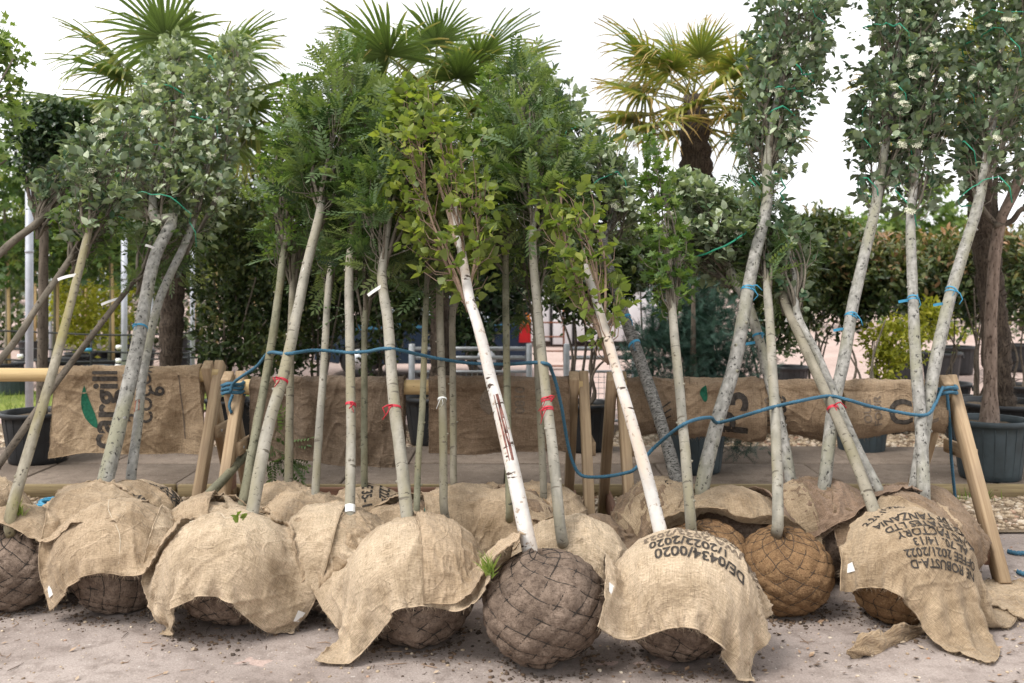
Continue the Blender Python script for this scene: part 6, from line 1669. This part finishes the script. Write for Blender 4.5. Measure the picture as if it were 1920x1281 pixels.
# coil on the gravel
coil = thing('rope_coil', 'small tangled bright blue rope lying on the gravel at left', 'rope', (gx(108, 6.75), 6.75, 0))
rg = np.random.default_rng(3); a = np.linspace(0, 6.283 * 4, 120); c = np.array([gx(106, 6.75), 6.75, .045])
pts = np.stack([c[0] + (.11 + .03 * np.sin(a * .7)) * np.cos(a) + .02 * np.sin(a * 2.3), c[1] + .09 * np.sin(a), c[2] + .018 * np.sin(a * 1.3) + .012 * a / 12], 1)
pts = np.vstack([pts, [(c[0] + .06, c[1] - .10, .03), (c[0] + .09, c[1] - .17, .022), (c[0] + .05, c[1] - .25, .022)]])
mb = MB(); tube(mb, smooth_path(pts, 260), .011, 8, lobes=3, twist=95.0); mb.build('coil', M_BLUE, coil)
rp2 = thing('rope_end', 'short grey blue rope end lying on the dirt at the right edge', 'rope', (gx(1915, 5.6), 5.6, 0))
mb = MB(); tube(mb, smooth_path([(gx(1890, 5.75), 5.75, .018), (gx(1910, 5.7), 5.7, .02), (gx(1940, 5.72), 5.72, .018)], 30), .012, 10, lobes=3, twist=95.); tube(mb, smooth_path([(gx(1908, 5.35), 5.35, .018), (gx(1925, 5.30), 5.30, .02), (gx(1950, 5.36), 5.36, .018)], 30), .012, 10, lobes=3, twist=95.); mb.build('strand', M_ROPE, rp2)

# loose threads on the plain sacks, white labels on sacks
def on_sack(id, pu, pv, off=.004):
    s = [q['id'] for q in SK].index(id); G = XS[s]; fu = np.atleast_1d(pu) * (NU - 1.0); fv = np.atleast_1d(pv) * (NV - 1.0)
    return surf(G, fu, fv) + surf_n(G, fu, fv) * off
def thread(id, uv):
    uv = smooth_path(np.c_[np.array(uv), np.zeros(len(uv))], 60); mb = MB(); tube(mb, on_sack(id, uv[:, 0], uv[:, 1]), .0013, 4); mb.build('loose_thread', M_THREAD, SOBJ[id])
thread('S5', [(.66, .92), (.62, .70), (.55, .52), (.50, .44), (.46, .50), (.42, .46), (.33, .50), (.30, .58), (.33, .72), (.38, .82)])
thread('S29', [(.40, .80), (.41, .60), (.46, .40), (.55, .22), (.56, .06)])
def sack_label(id, u, v, w_=.035, h_=.045, rot=.3):
    c = on_sack(id, u, v, .006)[0]; q = on_sack(id, u + .02, v, .006)[0]; e = nrm(q - c); n_ = nrm(on_sack(id, u, v, .03)[0] - c); f = np.cross(n_, e)
    mb = MB(); V = [c + e * a * w_ / 2 + f * b * h_ / 2 + n_ * .004 * a * b for a, b in ((-1, -1), (1, -1), (1, 1), (-1, 1))]; mb.add(np.array(V), np.array([(0, 1, 2, 3)])); mb.build('label', M_WHITE, SOBJ[id])
sack_label('S29', .055, .10); sack_label('S5', .96, .14, .04, .05); sack_label('S18', .04, .20); sack_label('S24', .08, .12, .05, .04)
# small white tags by the balls
# grass growing from the netted balls
for id, px, py, n, lb in (('T1', 36, 968, 60, 0), ('T14', 916, 1072, 70, 1)):
    c, r = BALLS[id]; p0 = P(px, py, c[1] - r * (.75 if id == 'T14' else .3))
    N = n; rg = np.random.default_rng(n); pp = p0 + rg.normal(0, .013, (N, 3))
    mb = MB(); scatter(mb, GBV, GBF, pp, np.stack([rg.normal(-.1, .5, N), rg.normal(-.3, .4, N), np.ones(N)], 1), rg.normal(0, 1, (N, 3)), rg.uniform(.04, .09, N), .5 + .5 * rg.random(N))
    o = mb.build('grass_tuft', LEAF['grass'], TR[id]['root']); tag(o, kind='stuff')
# sprig at the foot of the T5 trunk
c = P(452, 972, 4.35); mb = MB(); rg = np.random.default_rng(8); scatter(mb, *TPL['birch'], c + rg.normal(0, .012, (5, 3)), rg.normal(0, 1, (5, 3)) + np.array([0, -.3, .6]), rg.normal(0, .4, (5, 3)) + np.array([0, -.3, 1]), .045, .5); tag(mb.build('sprig', LEAF['birch']), 'single green leaf sprig on the plain threaded sack', 'leaf')

# twisted rag on the dirt
rag = thing('twisted_rag', 'twisted strip of brown burlap lying on the dirt in front at right', 'rag', (gx(1680, 4.25), 4.25, 0))
mb = MB(); q = smooth_path([P(1588, 1236, gD(1236)), P(1640, 1218, gD(1220)), P(1700, 1196, gD(1200)), P(1730, 1178, gD(1185)), P(1700, 1172, gD(1175)), P(1745, 1184, gD(1180)), P(1800, 1190, gD(1178))], 80); q[:, 2] = .028 + .02 * vn(np.arange(80) * .2, np.zeros(80), 3)
tube(mb, q, .040 * (1 + .9 * vn(np.arange(80) * .17, np.zeros(80), 8)) * np.r_[np.linspace(.3, 1, 10), np.ones(60), np.linspace(1, .4, 10)], 40, wob=.5, lobes=5, twist=6.0, flat=.42, seed=5)
o_ = mb.build('strip', M_CLOTH, rag); o_.color = (.40, .31, .22, 1)
mb = MB(); rg = np.random.default_rng(77); k_ = rg.integers(0, 80, 160); scatter(mb, np.array([(-.03, 0, 0), (.03, 0, 0), (0, 1, .2)]), [np.array([(0, 1, 2)])], q[k_] + rg.normal(0, .014, (160, 3)), rg.normal(0, 1, (160, 3)), rg.normal(0, 1, (160, 3)), rg.uniform(.01, .035, 160)); o_ = mb.build('frayed_fibres', M_CLOTH, rag); o_.color = (.40, .31, .22, 1); tag(o_, kind='stuff')

# dark soil that has crumbled off the balls
mb = MB(); rg = np.random.default_rng(31); P_ = []
for id in ('T29', 'T5', 'T8', 'T10', 'T14', 'T18', 'T23', 'T24', 'T1', 'T17'):
    c, r = BALLS[id]; n_ = 420; a = rg.uniform(0, 6.28, n_); d = r * (.55 + np.abs(rg.normal(0, .38, n_)))
    P_.append(np.stack([c[0] + d * np.cos(a), c[1] + d * np.sin(a), 0 * a], 1))
p = np.vstack(P_); p = p[p[:, 1] < 6.1]; p[:, 2] = yard_z(p[:, 0], p[:, 1]) + .002
N = len(p); s_ = .0025 * (5 ** (rg.random(N) ** 2.2)); V = IV[None] * (1 + .2 * rg.standard_normal((N, 12, 1))) * s_[:, None, None] * np.array([1, 1, .6]) + p[:, None]
mb.add(V.reshape(-1, 3), (IF[None] + (np.arange(N) * 12)[:, None, None]).reshape(-1, 3), np.repeat(rg.random(N) * .35, 12))
tag(mb.build('soil_crumbs', M_LIT), 'dark soil crumbs fallen from the root balls onto the dirt', kind='stuff')
